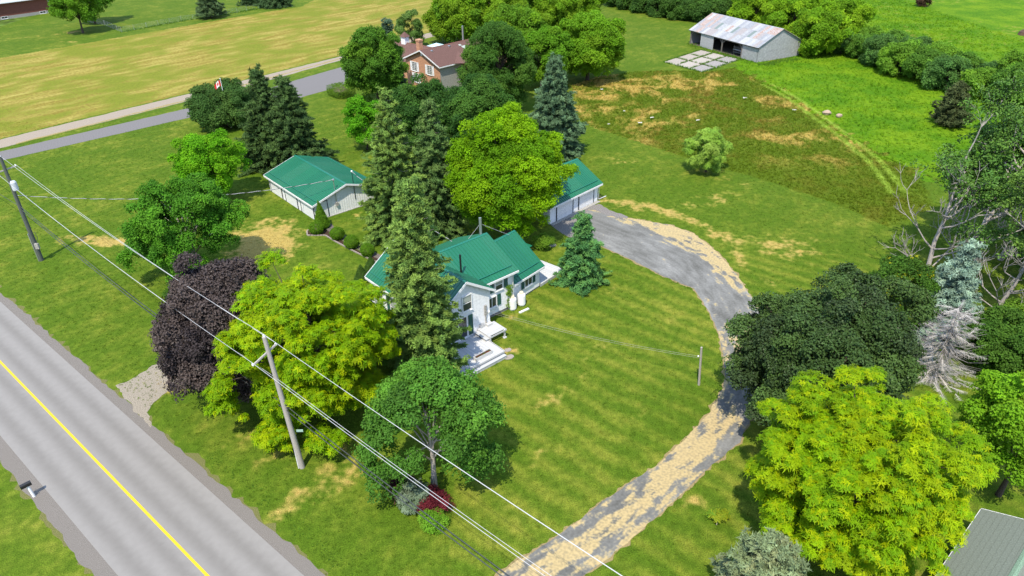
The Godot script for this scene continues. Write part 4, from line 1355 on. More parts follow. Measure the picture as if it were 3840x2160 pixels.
func gable_box(root: Node3D, t: Transform3D, hw: float, e: float, r: float, z0: float, z1: float, over: float, roof_m: Material, wall_m: Material, base := 0.0) -> void:
	# shingled roof and walls of the neighbours' houses
	for side in [1.0, -1.0]:
		var b := MB.new()
		var ls := Vector2(hw, r - e).length()
		b.box(Vector3(0, -0.12, 0), Vector3(ls, 0.0, z1 - z0))
		# courses, each a little proud of the next
		var nrow := int(ls / 0.28)
		for i in nrow:
			var x0 := i * ls / nrow
			b.quad(Vector3(x0, 0.002, 0), Vector3(x0, 0.002, z1 - z0), Vector3(x0 + ls / nrow, 0.02, z1 - z0), Vector3(x0 + ls / nrow, 0.02, 0))
		part(root, "roof_slope", b.mesh(), roof_m, slope_frame(t, side, hw, e, r, z0))
		b = MB.new()
		b.box(Vector3(side * hw - 0.06, e - 0.24, z0), Vector3(side * hw + 0.06, e - 0.06, z1))
		part(root, "gutter", b.mesh(), M.white_trim, t)
	roof_ends(root, t, hw, e, hw, e, r, [z0 - 0.02, z1 + 0.02])
	ridge_cap(root, t, (r - e) / hw, (r - e) / hw, r, z0, z1, M.shingle_ridge if roof_m == M.shingle else M.grey_ridge)
	var w := hw - over
	var wy := lerpf(r, e, w / hw) - 0.12
	var b2 := MB.new()
	var g := PackedVector2Array([Vector2(-w, base), Vector2(w, base), Vector2(w, wy), Vector2(0, r - 0.14), Vector2(-w, wy)])
	b2.prism(g, z0 + over, z1 - over)
	part(root, "wall", b2.mesh(), wall_m, t)

func build_neighbours() -> void:
	var o := Vector3(-15.6, 0, -130.15)
	var root := thing("brick_house", "orange brick house with red brown shingle roof among the trees", "house", o)
	var ax := axis(4.77)
	var t := rel(root, frame(o, ax))
	gable_box(root, t, 5.23, 4.6, 6.75, -17.5, 0.0, 0.45, M.shingle, M.brick_orange)
	var go := Vector3(0, 0, 1)
	for q in [[-2.3, 2.75], [2.0, 2.75], [-2.0, 0.75]]:
		var tt := on_wall(t, Vector3(q[0], q[1], -0.445), go)
		window(root, tt, 1.25, 1.5, "grid")
		shutter(root, on_wall(t, Vector3(q[0] - 1.0, q[1] - 0.1, -0.46), go), 0.42, 1.7, M.white_trim)
		shutter(root, on_wall(t, Vector3(q[0] + 1.0, q[1] - 0.1, -0.46), go), 0.42, 1.7, M.white_trim)
	var b := MB.new()
	b.box(Vector3(-0.25, 5.7, -0.45), Vector3(0.25, 6.2, -0.40))
	part(root, "gable_vent", b.mesh(), M.white_trim, t)
	# side wall clad in pale siding, cross gable over it
	b = MB.new()
	b.box(Vector3(4.77, 0, -6.0), Vector3(4.82, 4.3, -0.5))
	part(root, "side_cladding", b.mesh(), M.concrete, t)
	b = MB.new()
	var a0 := Vector3(5.4, 4.62, -3.2)
	var a1 := Vector3(7.6, 4.62, -6.0)
	b.quad(Vector3(2.6, 5.72, -6.6), Vector3(5.4, 4.66, -3.4), Vector3(8.0, 4.62, -6.4), Vector3(5.0, 5.75, -9.6))
	b.quad(Vector3(2.6, 5.66, -6.6), Vector3(5.0, 5.69, -9.6), Vector3(8.0, 4.56, -6.4), Vector3(5.4, 4.6, -3.4))
	b.quad(Vector3(5.0, 5.75, -9.6), Vector3(8.0, 4.62, -6.4), Vector3(8.0, 4.62, -12.0), Vector3(5.0, 5.75, -12.0))
	part(root, "cross_roof", b.mesh(), M.shingle, t)
	b = MB.new()
	b.box(Vector3(4.9, 0, -11.8), Vector3(7.6, 4.5, -6.5))
	part(root, "wing_wall", b.mesh(), M.brick_orange, t)
	# roof furniture
	for q in [[1.0, -2.0], [0.8, -6.3], [0.7, -13.5]]:
		b = MB.new()
		var y := lerpf(6.75, 4.6, q[0] / 5.23)
		b.box(Vector3(q[0] - 0.2, y - 0.05, q[1] - 0.2), Vector3(q[0] + 0.2, y + 0.2, q[1] + 0.2))
		part(root, "roof_vent", b.mesh(), M.steel, t)
	for q in [[1.55, -9.8], [0.95, -8.9]]:
		b = MB.new()
		b.box(Vector3(0, 0.02, 0), Vector3(0.9 if q[0] > 1 else 0.45, 0.12, 1.2 if q[0] > 1 else 0.5))
		var f := slope_frame(t, 1.0, 5.23, 4.6, 6.75, q[1])
		f.origin += f.basis.x * q[0]
		part(root, "skylight", b.mesh(), M.blind, f)
	pipe(root, "flue", t, [Vector3(-0.6, 6.0, -11.0), Vector3(-0.6, 9.2, -11.0)], 0.16, M.steel, 10)
	pipe(root, "vent_pipe", t, [Vector3(2.5, 5.5, -10.2), Vector3(2.5, 6.5, -10.2)], 0.06, M.black, 8)
	b = MB.new()
	b.box(Vector3(-2.6, 4.5, -2.2), Vector3(-1.7, 8.0, -1.4))
	b.box(Vector3(-2.68, 7.75, -2.28), Vector3(-1.62, 8.05, -1.32))
	part(root, "chimney", b.mesh(), M.brick_orange, t)
	# rear wing with cupola
	var wing := thing("brick_house_wing", "low shingled garage wing with a white cupola beyond the brick house", "house wing", o + ax * -9.0 + VX * 3.0)
	var wo := o + ax * -11.5 + VX * 6.5
	var tw := rel(wing, frame(wo, VX))
	gable_box(wing, tw, 4.6, 2.9, 5.4, -4.5, 8.2, 0.4, M.shingle, M.brick_orange)
	b = MB.new()
	b.box(Vector3(-0.55, 5.0, -1.0), Vector3(0.55, 6.5, 0.1))
	var cu := part(wing, "cupola", b.mesh(), M.white_trim, tw)
	b = MB.new()
	for k in 4:
		var c := [Vector3(-0.75, 6.5, -1.2), Vector3(0.75, 6.5, -1.2), Vector3(0.75, 6.5, 0.3), Vector3(-0.75, 6.5, 0.3)]
		b.tri(c[(k + 1) % 4], c[k], Vector3(0, 7.4, -0.45))
	part(cu, "cupola_roof", b.mesh(), M.shingle)
	b = MB.new()
	b.box(Vector3(0, 0.02, 0), Vector3(0.9, 0.12, 1.2))
	var sf := slope_frame(tw, 1.0, 4.6, 2.9, 5.4, 4.2)
	sf.origin += sf.basis.x * 1.6
	part(wing, "skylight", b.mesh(), M.blind, sf)
	# light blue canopy behind the house
	var cano := thing("canopy", "pale blue canopy standing behind the brick house", "canopy", Vector3(-14.6, 0, -152.5))
	b = MB.new()
	var cs := [Vector3(-2.4, 2.3, -2.0), Vector3(2.4, 2.3, -2.0), Vector3(2.4, 2.3, 2.0), Vector3(-2.4, 2.3, 2.0)]
	for k in 4:
		b.tri(cs[(k + 1) % 4], cs[k], Vector3(0, 3.3, 0))
	part(cano, "cover", b.mesh(), mat("pale blue cloth", lin(0.45, 0.66, 0.72), 0.8))
	for k in 4:
		pipe(cano, "leg", Transform3D(), [Vector3(cs[k].x * 0.97, 0, cs[k].z * 0.97), cs[k] * Vector3(0.97, 1, 0.97)], 0.04, M.steel, 6)
	# red brick house at the far left
	var ro := Vector3(-132.2, 0, -220.4)
	var red := thing("red_brick_house", "red brick bungalow with concrete foundation at the top left", "house", ro)
	var rt := rel(red, frame(ro, UX))
	# x: towards the viewer side (along the road), z: towards the road; the wall in view faces +x
	var b3 := MB.new()
	b3.box(Vector3(-9.0, 0.75, 0.0), Vector3(0.0, 4.2, 26.0))
	part(red, "wall", b3.mesh(), M.brick_red, rt)
	b3 = MB.new()
	b3.box(Vector3(-9.05, -0.1, -0.05), Vector3(0.05, 0.75, 26.05))
	part(red, "foundation", b3.mesh(), M.concrete, rt)
	b3 = MB.new()
	b3.prism(PackedVector2Array([Vector2(-9.7, 4.15), Vector2(0.7, 4.15), Vector2(0.7, 4.3), Vector2(-4.5, 6.6), Vector2(-9.7, 4.3)]), -0.6, 26.6)
	part(red, "roof", b3.mesh(), mat("pale grey shingles", lin(0.5, 0.52, 0.53), 0.9, M.grey_shingle.albedo_texture, 0.5), rt)
	for z in [2.6, 12.6]:
		window(red, on_wall(rt, Vector3(0.06, 0.2, z), Vector3(1, 0, 0)), 1.5, 0.5, "slider")
	for z in [0.35, 15.6]:
		pipe(red, "downspout", rt, [Vector3(0.6, 4.1, z), Vector3(0.12, 3.8, z), Vector3(0.12, 0.4, z), Vector3(0.9, 0.1, z)], 0.07, M.white_trim, 6)
	b3 = MB.new()
	b3.box(Vector3(0.62, 4.1, -0.6), Vector3(0.74, 4.28, 26.6))
	part(red, "gutter", b3.mesh(), M.white_trim, rt)
	# grey green roof in the near right corner
	var e0 := Vector3(26.79, 0, -28.27)
	var e1 := Vector3(23.88, 0, -25.67)
	var along := (e1 - e0).normalized()
	var xdir := along.cross(Vector3.UP)
	if xdir.dot(Vector3(-1, 0, 0)) < 0:
		xdir = -xdir
	var near := thing("grey_roofed_house", "grey green shingled roof in the lower right corner", "house", e0)
	var nt := rel(near, frame(e0 - xdir * 2.7, xdir))
	gable_box(near, nt, 2.7, 2.6, 3.6, -14.0, 0.0, 0.4, M.grey_shingle, M.white_wall)
	b3 = MB.new()
	b3.box(Vector3(-1.0, 3.1, -2.6), Vector3(-0.65, 3.4, -2.25))
	part(near, "roof_vent", b3.mesh(), M.steel, nt)

# ------------------------------------------------------------------ plants
var sprays := {}

func leaf_at(b: MB, p: Vector3, n: Vector3, tip: Vector3, l: float, w: float, fold := 0.25) -> void:
	# a folded leaf: two triangles either side of the midrib
	var t := (tip - n * tip.dot(n)).normalized()
	var s := n.cross(t)
	var q := p + t * l
	var m := p + t * l * 0.45
	b.tri(p, m + s * w * 0.5 + n * w * fold, q)
	b.tri(p, q, m - s * w * 0.5 + n * w * fold)

func make_sprays() -> void:
	var r := RandomNumberGenerator.new()
	r.seed = 77
	# broad leaves held flat in a loose tuft
	for k in 3:
		var b := MB.new()
		for i in 13:
			var an := r.randf() * TAU
			var d := sqrt(r.randf()) * 0.34
			var p := Vector3(cos(an) * d, r.randf_range(-0.14, 0.10), sin(an) * d)
			var nn := (Vector3(r.randfn() * 0.45, 1.0, r.randfn() * 0.45) + Vector3(cos(an), 0, sin(an)) * 0.5).normalized()
			leaf_at(b, p, nn, Vector3(cos(an), -0.35, sin(an)) + Vector3(r.randfn(), 0, r.randfn()) * 0.5, r.randf_range(0.17, 0.25), r.randf_range(0.15, 0.22))
		sprays["maple%d" % k] = b.mesh()
	# feathery drooping fronds
	for k in 3:
		var b := MB.new()
		for i in 14:
			var an := TAU * i / 14.0 + r.randf() * 0.8
			var dir := Vector3(cos(an), r.randf_range(0.0, 0.5), sin(an)).normalized()
			var p := Vector3(r.randfn() * 0.12, r.randf_range(-0.12, 0.10), r.randfn() * 0.12)
			var l := r.randf_range(0.07, 0.12)
			var wd := 0.042
			for s in 3:
				var q := p + dir * l * 1.25
				var side := dir.cross(Vector3.UP).normalized() * wd * (1.0 - 0.17 * s)
				b.quad(p - side, p + side, q + side * 0.8, q - side * 0.8)
				p = q
				dir = (dir + Vector3(0, -0.34, 0)).normalized()
		sprays["frond%d" % k] = b.mesh()
	# a flat needle bough pointing along +z with hanging side twigs
	for k in 3:
		var b := MB.new()
		for i in 9:
			var z := 0.05 + i * 0.105
			for s in [-1.0, 1.0]:
				var l := (0.38 - 0.26 * absf(z - 0.38)) * r.randf_range(0.75, 1.2)
				var p := Vector3(0, -0.02 * i * 0.5, z)
				var dir := Vector3(s, r.randf_range(-0.5, 0.05), 0.75).normalized()
				var q := p + dir * l
				var w := Vector3(0, 0.03, 0.085)
				b.tri(p - w, p + w, q)
				b.tri(p + Vector3(0, 0.06, 0), p - Vector3(0, 0.07, 0), q)
		b.tri(Vector3(-0.06, 0, 0), Vector3(0.06, 0, 0), Vector3(0, -0.02, 1.08))
		b.tri(Vector3(0, -0.06, 0.1), Vector3(0, 0.06, 0.1), Vector3(0, 0.02, 1.05))
		sprays["bough%d" % k] = b.mesh()
	# a burst of needles: rounded end of a bough
	for k in 3:
		var b := MB.new()
		for i in 22:
			var d := Vector3(r.randfn(), r.randfn() * 0.6 + 0.45, r.randfn()).normalized()
			var p := Vector3(r.randfn() * 0.10, r.randf_range(-0.08, 0.05), r.randfn() * 0.10)
			var s := d.cross(Vector3(r.randfn(), r.randfn(), r.randfn())).normalized() * 0.055
			b.tri(p - s, p + s, p + d * r.randf_range(0.22, 0.42))
		sprays["needle%d" % k] = b.mesh()
	# bare twiggy bough
	for k in 2:
		var b := MB.new()
		for i in 12:
			var z := 0.05 + i * 0.08
			for s in [-1.0, 1.0]:
				var p := Vector3(0, 0, z)
				var q := p + Vector3(s, r.randf_range(-0.7, 0.1), 0.6).normalized() * (0.34 - 0.2 * absf(z - 0.4)) * r.randf_range(0.6, 1.2)
				b.tri(p - Vector3(0, 0, 0.014), p + Vector3(0, 0, 0.014), q)
		b.tri(Vector3(-0.03, 0, 0), Vector3(0.03, 0, 0), Vector3(0, -0.05, 1.1))
		sprays["twig%d" % k] = b.mesh()
	# grass tuft
	for k in 2:
		var b := MB.new()
		for i in 7:
			var an := r.randf() * TAU
			var p := Vector3(cos(an), 0, sin(an)) * r.randf() * 0.12
			var lean := Vector3(cos(an), 0, sin(an)) * r.randf_range(0.1, 0.5) + Vector3(r.randfn() * 0.1, r.randf_range(0.6, 1.0), r.randfn() * 0.1)
			var s := lean.cross(Vector3(sin(an * 3.0), 0.1, cos(an * 3.0))).normalized() * 0.03
			b.tri(p - s, p + s, p + lean * 0.5)
		sprays["tuft%d" % k] = b.mesh()
	M.leaf = leaf_mat("broad leaf", 0.9)
	M.leaf_dark = leaf_mat("glossy dark leaf", 0.3, 0.4)
	M.needle = leaf_mat("needle", 0.4, 0.7)
	M.blade = leaf_mat("grass blade", 0.6, 0.8)

func multi(called: String, kind: String, variants: int, xs: Array, cs: PackedColorArray, m: Material, parent: Node3D) -> void:
	# the copies of each variant of a spray become one joined part
	for k in variants:
		var idx := []
		for i in range(k, xs.size(), variants):
			idx.append(i)
		if idx.is_empty():
			continue
		var mm := MultiMesh.new()
		mm.transform_format = MultiMesh.TRANSFORM_3D
		mm.use_colors = true
		mm.mesh = sprays["%s%d" % [kind, k]]
		mm.instance_count = idx.size()
		for j in idx.size():
			mm.set_instance_transform(j, xs[idx[j]])
			mm.set_instance_color(j, cs[idx[j]])
		var o := MultiMeshInstance3D.new()
		o.name = called
		o.multimesh = mm
		o.material_override = m
		o.set_meta("kind", "stuff")
		parent.add_child(o, true)

func place(p: Vector3, n: Vector3, s: float, r: RandomNumberGenerator) -> Transform3D:
	var y := n.normalized()
	var x := y.cross(Vector3(r.randfn(), r.randfn(), r.randfn())).normalized()
	return Transform3D(Basis(x * s, y * s, x.cross(y) * s), p)

func leaf_multi(called: String, tints: Array, spots: Array, kind: String) -> Node3D:
	var holder := Node3D.new()
	holder.name = called
	var xs := []
	var cs := PackedColorArray()
	for q in spots:
		xs.append(place(q[0], q[1], q[2], rng))
		var c: Color = tints[rng.randi() % tints.size()]
		cs.append(c * rng.randf_range(0.8, 1.2))
	multi("leaves", kind, 3, xs, cs, M.leaf, holder)
	return holder

func trunk_mesh(h: float, r0: float, limbs: Array, lean := Vector3.ZERO, from := 0.35) -> ArrayMesh:
	var b := MB.new()
	var pts := PackedVector3Array()
	var rad := PackedFloat32Array()
	for i in 6:
		var t := i / 5.0
		pts.append(Vector3(sin(t * 4.0) * 0.12, h * t, cos(t * 3.0) * 0.12 - 0.12) + lean * t * t)
		rad.append(r0 * (1.25 if i == 0 else 1.0) * (1.0 - 0.7 * t))
	b.tube(pts, rad, 8)
	for l in limbs:
		var s := clampf(from + 0.6 * rng.randf() * (1.0 - from), 0.1, 0.9)
		var p := pts[0].lerp(pts[5], s)
		p = pts[int(s * 5.0)].lerp(pts[mini(5, int(s * 5.0) + 1)], fposmod(s * 5.0, 1.0))
		var q: Vector3 = l
		var m := p.lerp(q, 0.5) + Vector3(0, 0.12 * p.distance_to(q), 0)
		var lr := r0 * 0.42 * (1.0 - 0.5 * s)
		b.tube(PackedVector3Array([p, m, q]), PackedFloat32Array([lr, lr * 0.65, lr * 0.2]), 5, false)
	return b.mesh()

# opts: tints, count, kind, size, lobes, bark, mat, low (share of the crown below its middle that is leafy), lobe_r, lean, extra lobes
func broadleaf(called: String, label: String, category: String, at: Vector3, a: float, bb: float, hc: float, tints: Array, o := {}, group := "") -> Node3D:
	var r := RandomNumberGenerator.new()
	r.seed = hash(label)
	var root := thing(called, label, category, at, 0.0, group)
	var lobes: int = o.get("lobes", 26)
	var lobe_r: float = o.get("lobe_r", 0.34)
	var low: float = o.get("low", -0.75)
	var kind: String = o.get("kind", "maple")
	var size: float = o.get("size", 1.0)
	var cl := []
	for i in lobes:
		var y := lerpf(1.0, low, (i + 0.5) / lobes)
		var an := i * 2.39996 + r.randfn() * 0.35
		var w := sqrt(maxf(0.0, 1.0 - y * y))
		if y < 0.0:
			w = maxf(w, o.get("skirt", 0.0))
		var d := Vector3(cos(an) * w, y, sin(an) * w)
		if o.get("gap", false) and d.z > 0.2 and d.x > -0.25 and d.x < 0.45 and d.y < 0.45:
			continue
		var k := r.randf_range(0.54, 0.82)
		var rc := a * lobe_r * r.randf_range(0.62, 1.2)
		var tint: Color = tints[r.randi() % tints.size()]
		cl.append([Vector3(d.x * a, d.y * bb, d.z * a) * k + Vector3(0, hc, 0), rc, d, tint * r.randf_range(0.85, 1.15)])
	# shoots that stand out of the crown and break its outline
	for i in int(lobes * o.get("shoots", 0.7)):
		var d := Vector3(r.randfn(), r.randfn() * 0.8 + 0.25, r.randfn()).normalized()
		if d.y < low:
			continue
		if o.get("gap", false) and d.z > 0.2 and d.x > -0.25 and d.x < 0.45 and d.y < 0.45:
			continue
		var k := r.randf_range(0.90, 1.08)
		cl.append([Vector3(d.x * a, d.y * bb, d.z * a) * k + Vector3(0, hc, 0), a * r.randf_range(0.09, 0.16), d, tints[r.randi() % tints.size()]])
	for e in o.get("extra", []):
		cl.append([Vector3(e[0], e[1], e[2]), e[3], Vector3(e[0], e[1] - hc, e[2]).normalized(), tints[r.randi() % tints.size()]])
	var xs := []
	var cs := PackedColorArray()
	var droop: float = o.get("droop", 0.0)
	var squash: float = o.get("squash", 0.8)
	var tuft: float = o.get("tuft", 0.62) * sqrt(size)
	var per: int = o.get("per", 9)
	for c in cl:
		var rc: float = c[1]
		var n := maxi(4, int(o.get("dens", 1.0) * 5.2 * rc * rc / (tuft * tuft)))
		var cd: Vector3 = c[2]
		for i in n:
			# a twig end of its own: a small dome of leaves standing off the limb
			var d := Vector3(r.randfn(), r.randfn(), r.randfn()).normalized()
			if d.dot(cd) < -0.3:
				d = -d
			if d.y < -0.4 and r.randf() < 0.65:
				d.y = -d.y
			var k := r.randf_range(0.62, 1.12)
			if r.randf() < 0.12:
				k = r.randf_range(0.15, 0.6)
			var p: Vector3 = c[0] + d * Vector3(1, squash, 1) * rc * k
			var t: Color = c[3]
			t = t * r.randf_range(0.85, 1.15)
			var tr := tuft * r.randf_range(0.7, 1.3)
			for j in per:
				var e := Vector3(r.randfn(), r.randfn(), r.randfn()).normalized()
				if e.y < -0.2:
					e.y = -e.y
				if e.dot(d) < -0.4:
					e = -e
				var q := p + e * Vector3(1, 0.75, 1) * tr * r.randf_range(0.5, 1.0)
				var nn := e + Vector3(0, 0.5, 0) + Vector3(r.randfn(), r.randfn(), r.randfn()) * 0.25
				if droop > 0.0:
					nn = Vector3(e.x * 0.5, 1.0, e.z * 0.5)
				q.y = maxf(q.y, 0.1 + 0.1 * r.randf())
				xs.append(place(q, nn, size * r.randf_range(0.6, 0.95), r))
				var ct := t
				if o.has("mix") and r.randf() < o.get("mix_share", 0.5):
					var mx: Array = o.mix
					ct = mx[r.randi() % mx.size()]
				cs.append(ct * r.randf_range(0.85, 1.15))
	multi("crown", kind, 3, xs, cs, o.get("mat", M.leaf), root)
	var limbs := []
	for i in range(0, cl.size(), 2):
		limbs.append(cl[i][0])
	part(root, "trunk", trunk_mesh(hc + bb * 0.25, o.get("trunk", maxf(0.08, a * 0.055)), limbs, o.get("lean", Vector3.ZERO)), o.get("bark", M.bark))
	return root

func conifer(called: String, label: String, at: Vector3, h: float, rad: float, tints: Array, o := {}, group := "") -> Node3D:
	var r := RandomNumberGenerator.new()
	r.seed = hash(label)
	var root := thing(called, label, o.get("category", "tree"), at, 0.0, group)
	var kind: String = o.get("kind", "bough")
	var base: float = o.get("base", 0.25)
	var step: float = o.get("step", 0.36)
	var size: float = o.get("size", 1.0)
	var power: float = o.get("power", 0.72)
	var dens: float = o.get("dens", 1.0)
	var lean: Vector3 = o.get("lean", Vector3.ZERO)
	var xs := []
	var cs := PackedColorArray()
	var ns := []
	var nc := PackedColorArray()
	var y := base
	var turn := 0.0
	while y < h - 0.1:
		var t := y / h
		var prof := pow(1.0 - t, power)
		if t < 0.12:
			prof *= 0.82 + 1.5 * t
		var rr := rad * prof * r.randf_range(0.82, 1.16) + 0.12
		var n := maxi(4, int((5.0 + rr * 3.4) * dens))
		for i in n:
			turn += TAU / n
			var an := turn + r.randfn() * 0.22
			var reach := rr * r.randf_range(0.72, 1.12) * (1.0 + 0.5 * wild.get_noise_3d(cos(an) * 90.0, y * 75.0, sin(an) * 90.0 + at.x * 31.0))
			var dirv := Vector3(cos(an), 0, sin(an))
			var sag: float = o.get("sag", 0.32) * (1.1 - t * 1.3)
			var tint: Color = tints[r.randi() % tints.size()] * r.randf_range(0.78, 1.22)
			var yj := r.randf_range(-0.5, 0.5) * step
			var steps := maxi(1, int(reach / 0.62))
			for s in steps:
				var f := (s + 0.62) / steps
				var bl := minf(1.05, 0.55 + reach * 0.22) * size
				var d0 := maxf(0.0, reach * f - bl * 0.75)
				var p := Vector3(0, y + yj - sag * d0 * 0.9 + 0.05 * d0 * d0, 0) + dirv * d0 + lean * t
				p += Vector3(r.randfn() * 0.06, r.randfn() * 0.07, r.randfn() * 0.06)
				if p.y < 0.1:
					p.y = 0.1 + 0.1 * r.randf()
				var z := (dirv.rotated(Vector3.UP, r.randfn() * 0.28) + Vector3(0, -sag + 0.25 * f + r.randfn() * 0.12, 0)).normalized()
				var x := Vector3.UP.cross(z).normalized()
				var up := z.cross(x)
				var ss := bl * r.randf_range(0.85, 1.2)
				xs.append(Transform3D(Basis(x * ss, up * ss, z * ss), p))
				cs.append(tint * r.randf_range(0.85, 1.15))
				if kind == "bough":
					for j in 2 + int(f > 0.6):
						var e := p + z * ss * r.randf_range(0.35, 1.05) + Vector3(r.randfn() * 0.12, 0.05 + r.randfn() * 0.06, r.randfn() * 0.12)
						ns.append(place(e, dirv * 0.55 + Vector3(0, 0.85, 0), size * r.randf_range(0.6, 1.0), r))
						nc.append(tint * r.randf_range(0.9, 1.3))
		y += step * (0.75 + 0.5 * r.randf()) * (1.0 if t < 0.7 else 0.8)
	# leader
	for i in 5:
		var p := Vector3(0, h - 0.25 * i - 0.3, 0) + lean
		var z := Vector3(r.randfn() * 0.3, 1, r.randfn() * 0.3).normalized()
		var x := Vector3.RIGHT.cross(z).normalized()
		xs.append(Transform3D(Basis(x * 0.5, z.cross(x) * 0.5, z * 0.5), p))
		cs.append(tints[r.randi() % tints.size()])
	multi("crown", kind, 2 if kind == "twig" else 3, xs, cs, o.get("mat", M.needle), root)
	multi("needle_tufts", "needle", 3, ns, nc, o.get("mat", M.needle), root)
	var b := MB.new()
	b.tube(PackedVector3Array([Vector3.ZERO, Vector3(0, h * 0.5, 0) + lean * 0.5, Vector3(0, h, 0) + lean]), PackedFloat32Array([maxf(0.1, h * 0.017), h * 0.01, 0.015]), 7)
	part(root, "trunk", b.mesh(), o.get("bark", M.bark))
	if o.get("deadwood", 0) > 0:
		var db := MB.new()
		for i in int(o.deadwood):
			var yy := h * r.randf_range(0.35, 0.95)
			var an := r.randf() * TAU
			var l := rad * pow(1.0 - yy / h, power) * 1.05
			var p := Vector3(0, yy, 0)
			db.tube(PackedVector3Array([p, p + Vector3(cos(an) * l * 0.6, -0.1 * l, sin(an) * l * 0.6), p + Vector3(cos(an) * l, 0.05 * l, sin(an) * l)]), PackedFloat32Array([0.035, 0.022, 0.008]), 4, false)
		part(root, "dead_branch", db.mesh(), M.dead)
	return root

func clipped(called: String, label: String, at: Vector3, rx: float, ry: float, tints: Array, shape := "ball", group := "", turn := 0.0, rz := 0.0) -> Node3D:
	# a clipped evergreen: dense small sprays over a solid dark core of twigs
	var r := RandomNumberGenerator.new()
	r.seed = hash(label)
	var root := thing(called, label, "shrub", at, turn, group)
	var xs := []
	var cs := PackedColorArray()
	var n := int(800.0 * maxf(0.5, rx * ry) + 300)
	if rz == 0.0:
		rz = rx
	else:
		n = int(n * (0.6 + 0.4 * rz / rx))
	for i in n:
		var d := Vector3(r.randfn(), r.randfn(), r.randfn()).normalized()
		var p: Vector3
		var nn := d
		if shape == "ball":
			p = Vector3(d.x * rx, ry + d.y * ry, d.z * rz)
			if p.y < 0.05:
				p.y = 0.05
		elif shape == "box":
			var m := maxf(absf(d.x), maxf(absf(d.y), absf(d.z)))
			var q := (d / m).lerp(d * 1.1, 0.35)
			p = Vector3(q.x * rx, ry + q.y * ry, q.z * rz)
			p.y = maxf(p.y, 0.05)
		else:
			# cone with a rounded foot
			var t := 1.0 - sqrt(r.randf())
			var an := r.randf() * TAU
			var w := (1.0 - t) * minf(1.0, 0.65 + t * 3.0)
			p = Vector3(cos(an) * rx * w, t * ry * 2.0 + 0.05, sin(an) * rx * w)
			nn = Vector3(cos(an), 0.45, sin(an)).normalized()
		p += nn * r.randfn() * 0.025
		xs.append(place(p, nn + Vector3(r.randfn(), r.randfn(), r.randfn()) * 0.35, r.randf_range(0.26, 0.38), r))
		cs.append(tints[r.randi() % tints.size()] * r.randf_range(0.8, 1.2))
	multi("foliage", "maple", 3, xs, cs, M.leaf, root)
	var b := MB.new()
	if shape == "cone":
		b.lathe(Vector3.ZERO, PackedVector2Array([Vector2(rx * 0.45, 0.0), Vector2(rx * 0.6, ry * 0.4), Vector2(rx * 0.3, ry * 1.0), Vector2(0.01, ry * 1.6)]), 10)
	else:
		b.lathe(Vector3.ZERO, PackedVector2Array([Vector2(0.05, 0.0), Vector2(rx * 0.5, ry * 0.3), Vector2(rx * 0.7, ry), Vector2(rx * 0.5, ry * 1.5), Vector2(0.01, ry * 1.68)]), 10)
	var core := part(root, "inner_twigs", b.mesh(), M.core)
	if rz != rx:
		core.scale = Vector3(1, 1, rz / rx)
	return root

func branches(b: MB, p: Vector3, dir: Vector3, l: float, rad: float, depth: int, r: RandomNumberGenerator, tips: Array, up := 0.25, kids := 3) -> void:
	var pts := PackedVector3Array([p])
	var rs := PackedFloat32Array([rad])
	var d := dir
	var q := p
	for i in 3:
		d = (d + Vector3(r.randfn() * 0.16, up * 0.3, r.randfn() * 0.16)).normalized()
		q += d * l / 3.0
		pts.append(q)
		rs.append(rad * (1.0 - 0.2 * (i + 1)))
	b.tube(pts, rs, 6 if depth > 2 else (4 if depth > 0 else 3), false)
	tips.append([q, d, depth])
	if depth <= 0:
		return
	for i in kids:
		var k := r.randf_range(0.3, 1.0)
		var s := pts[mini(3, 1 + int(k * 2.99))]
		var side := d.cross(Vector3(r.randfn(), r.randfn(), r.randfn())).normalized()
		branches(b, s, (d * 0.8 + side * r.randf_range(0.5, 0.85) + Vector3(0, up, 0)).normalized(), l * r.randf_range(0.5, 0.72), maxf(0.026, rad * 0.6), depth - 1, r, tips, up, kids)

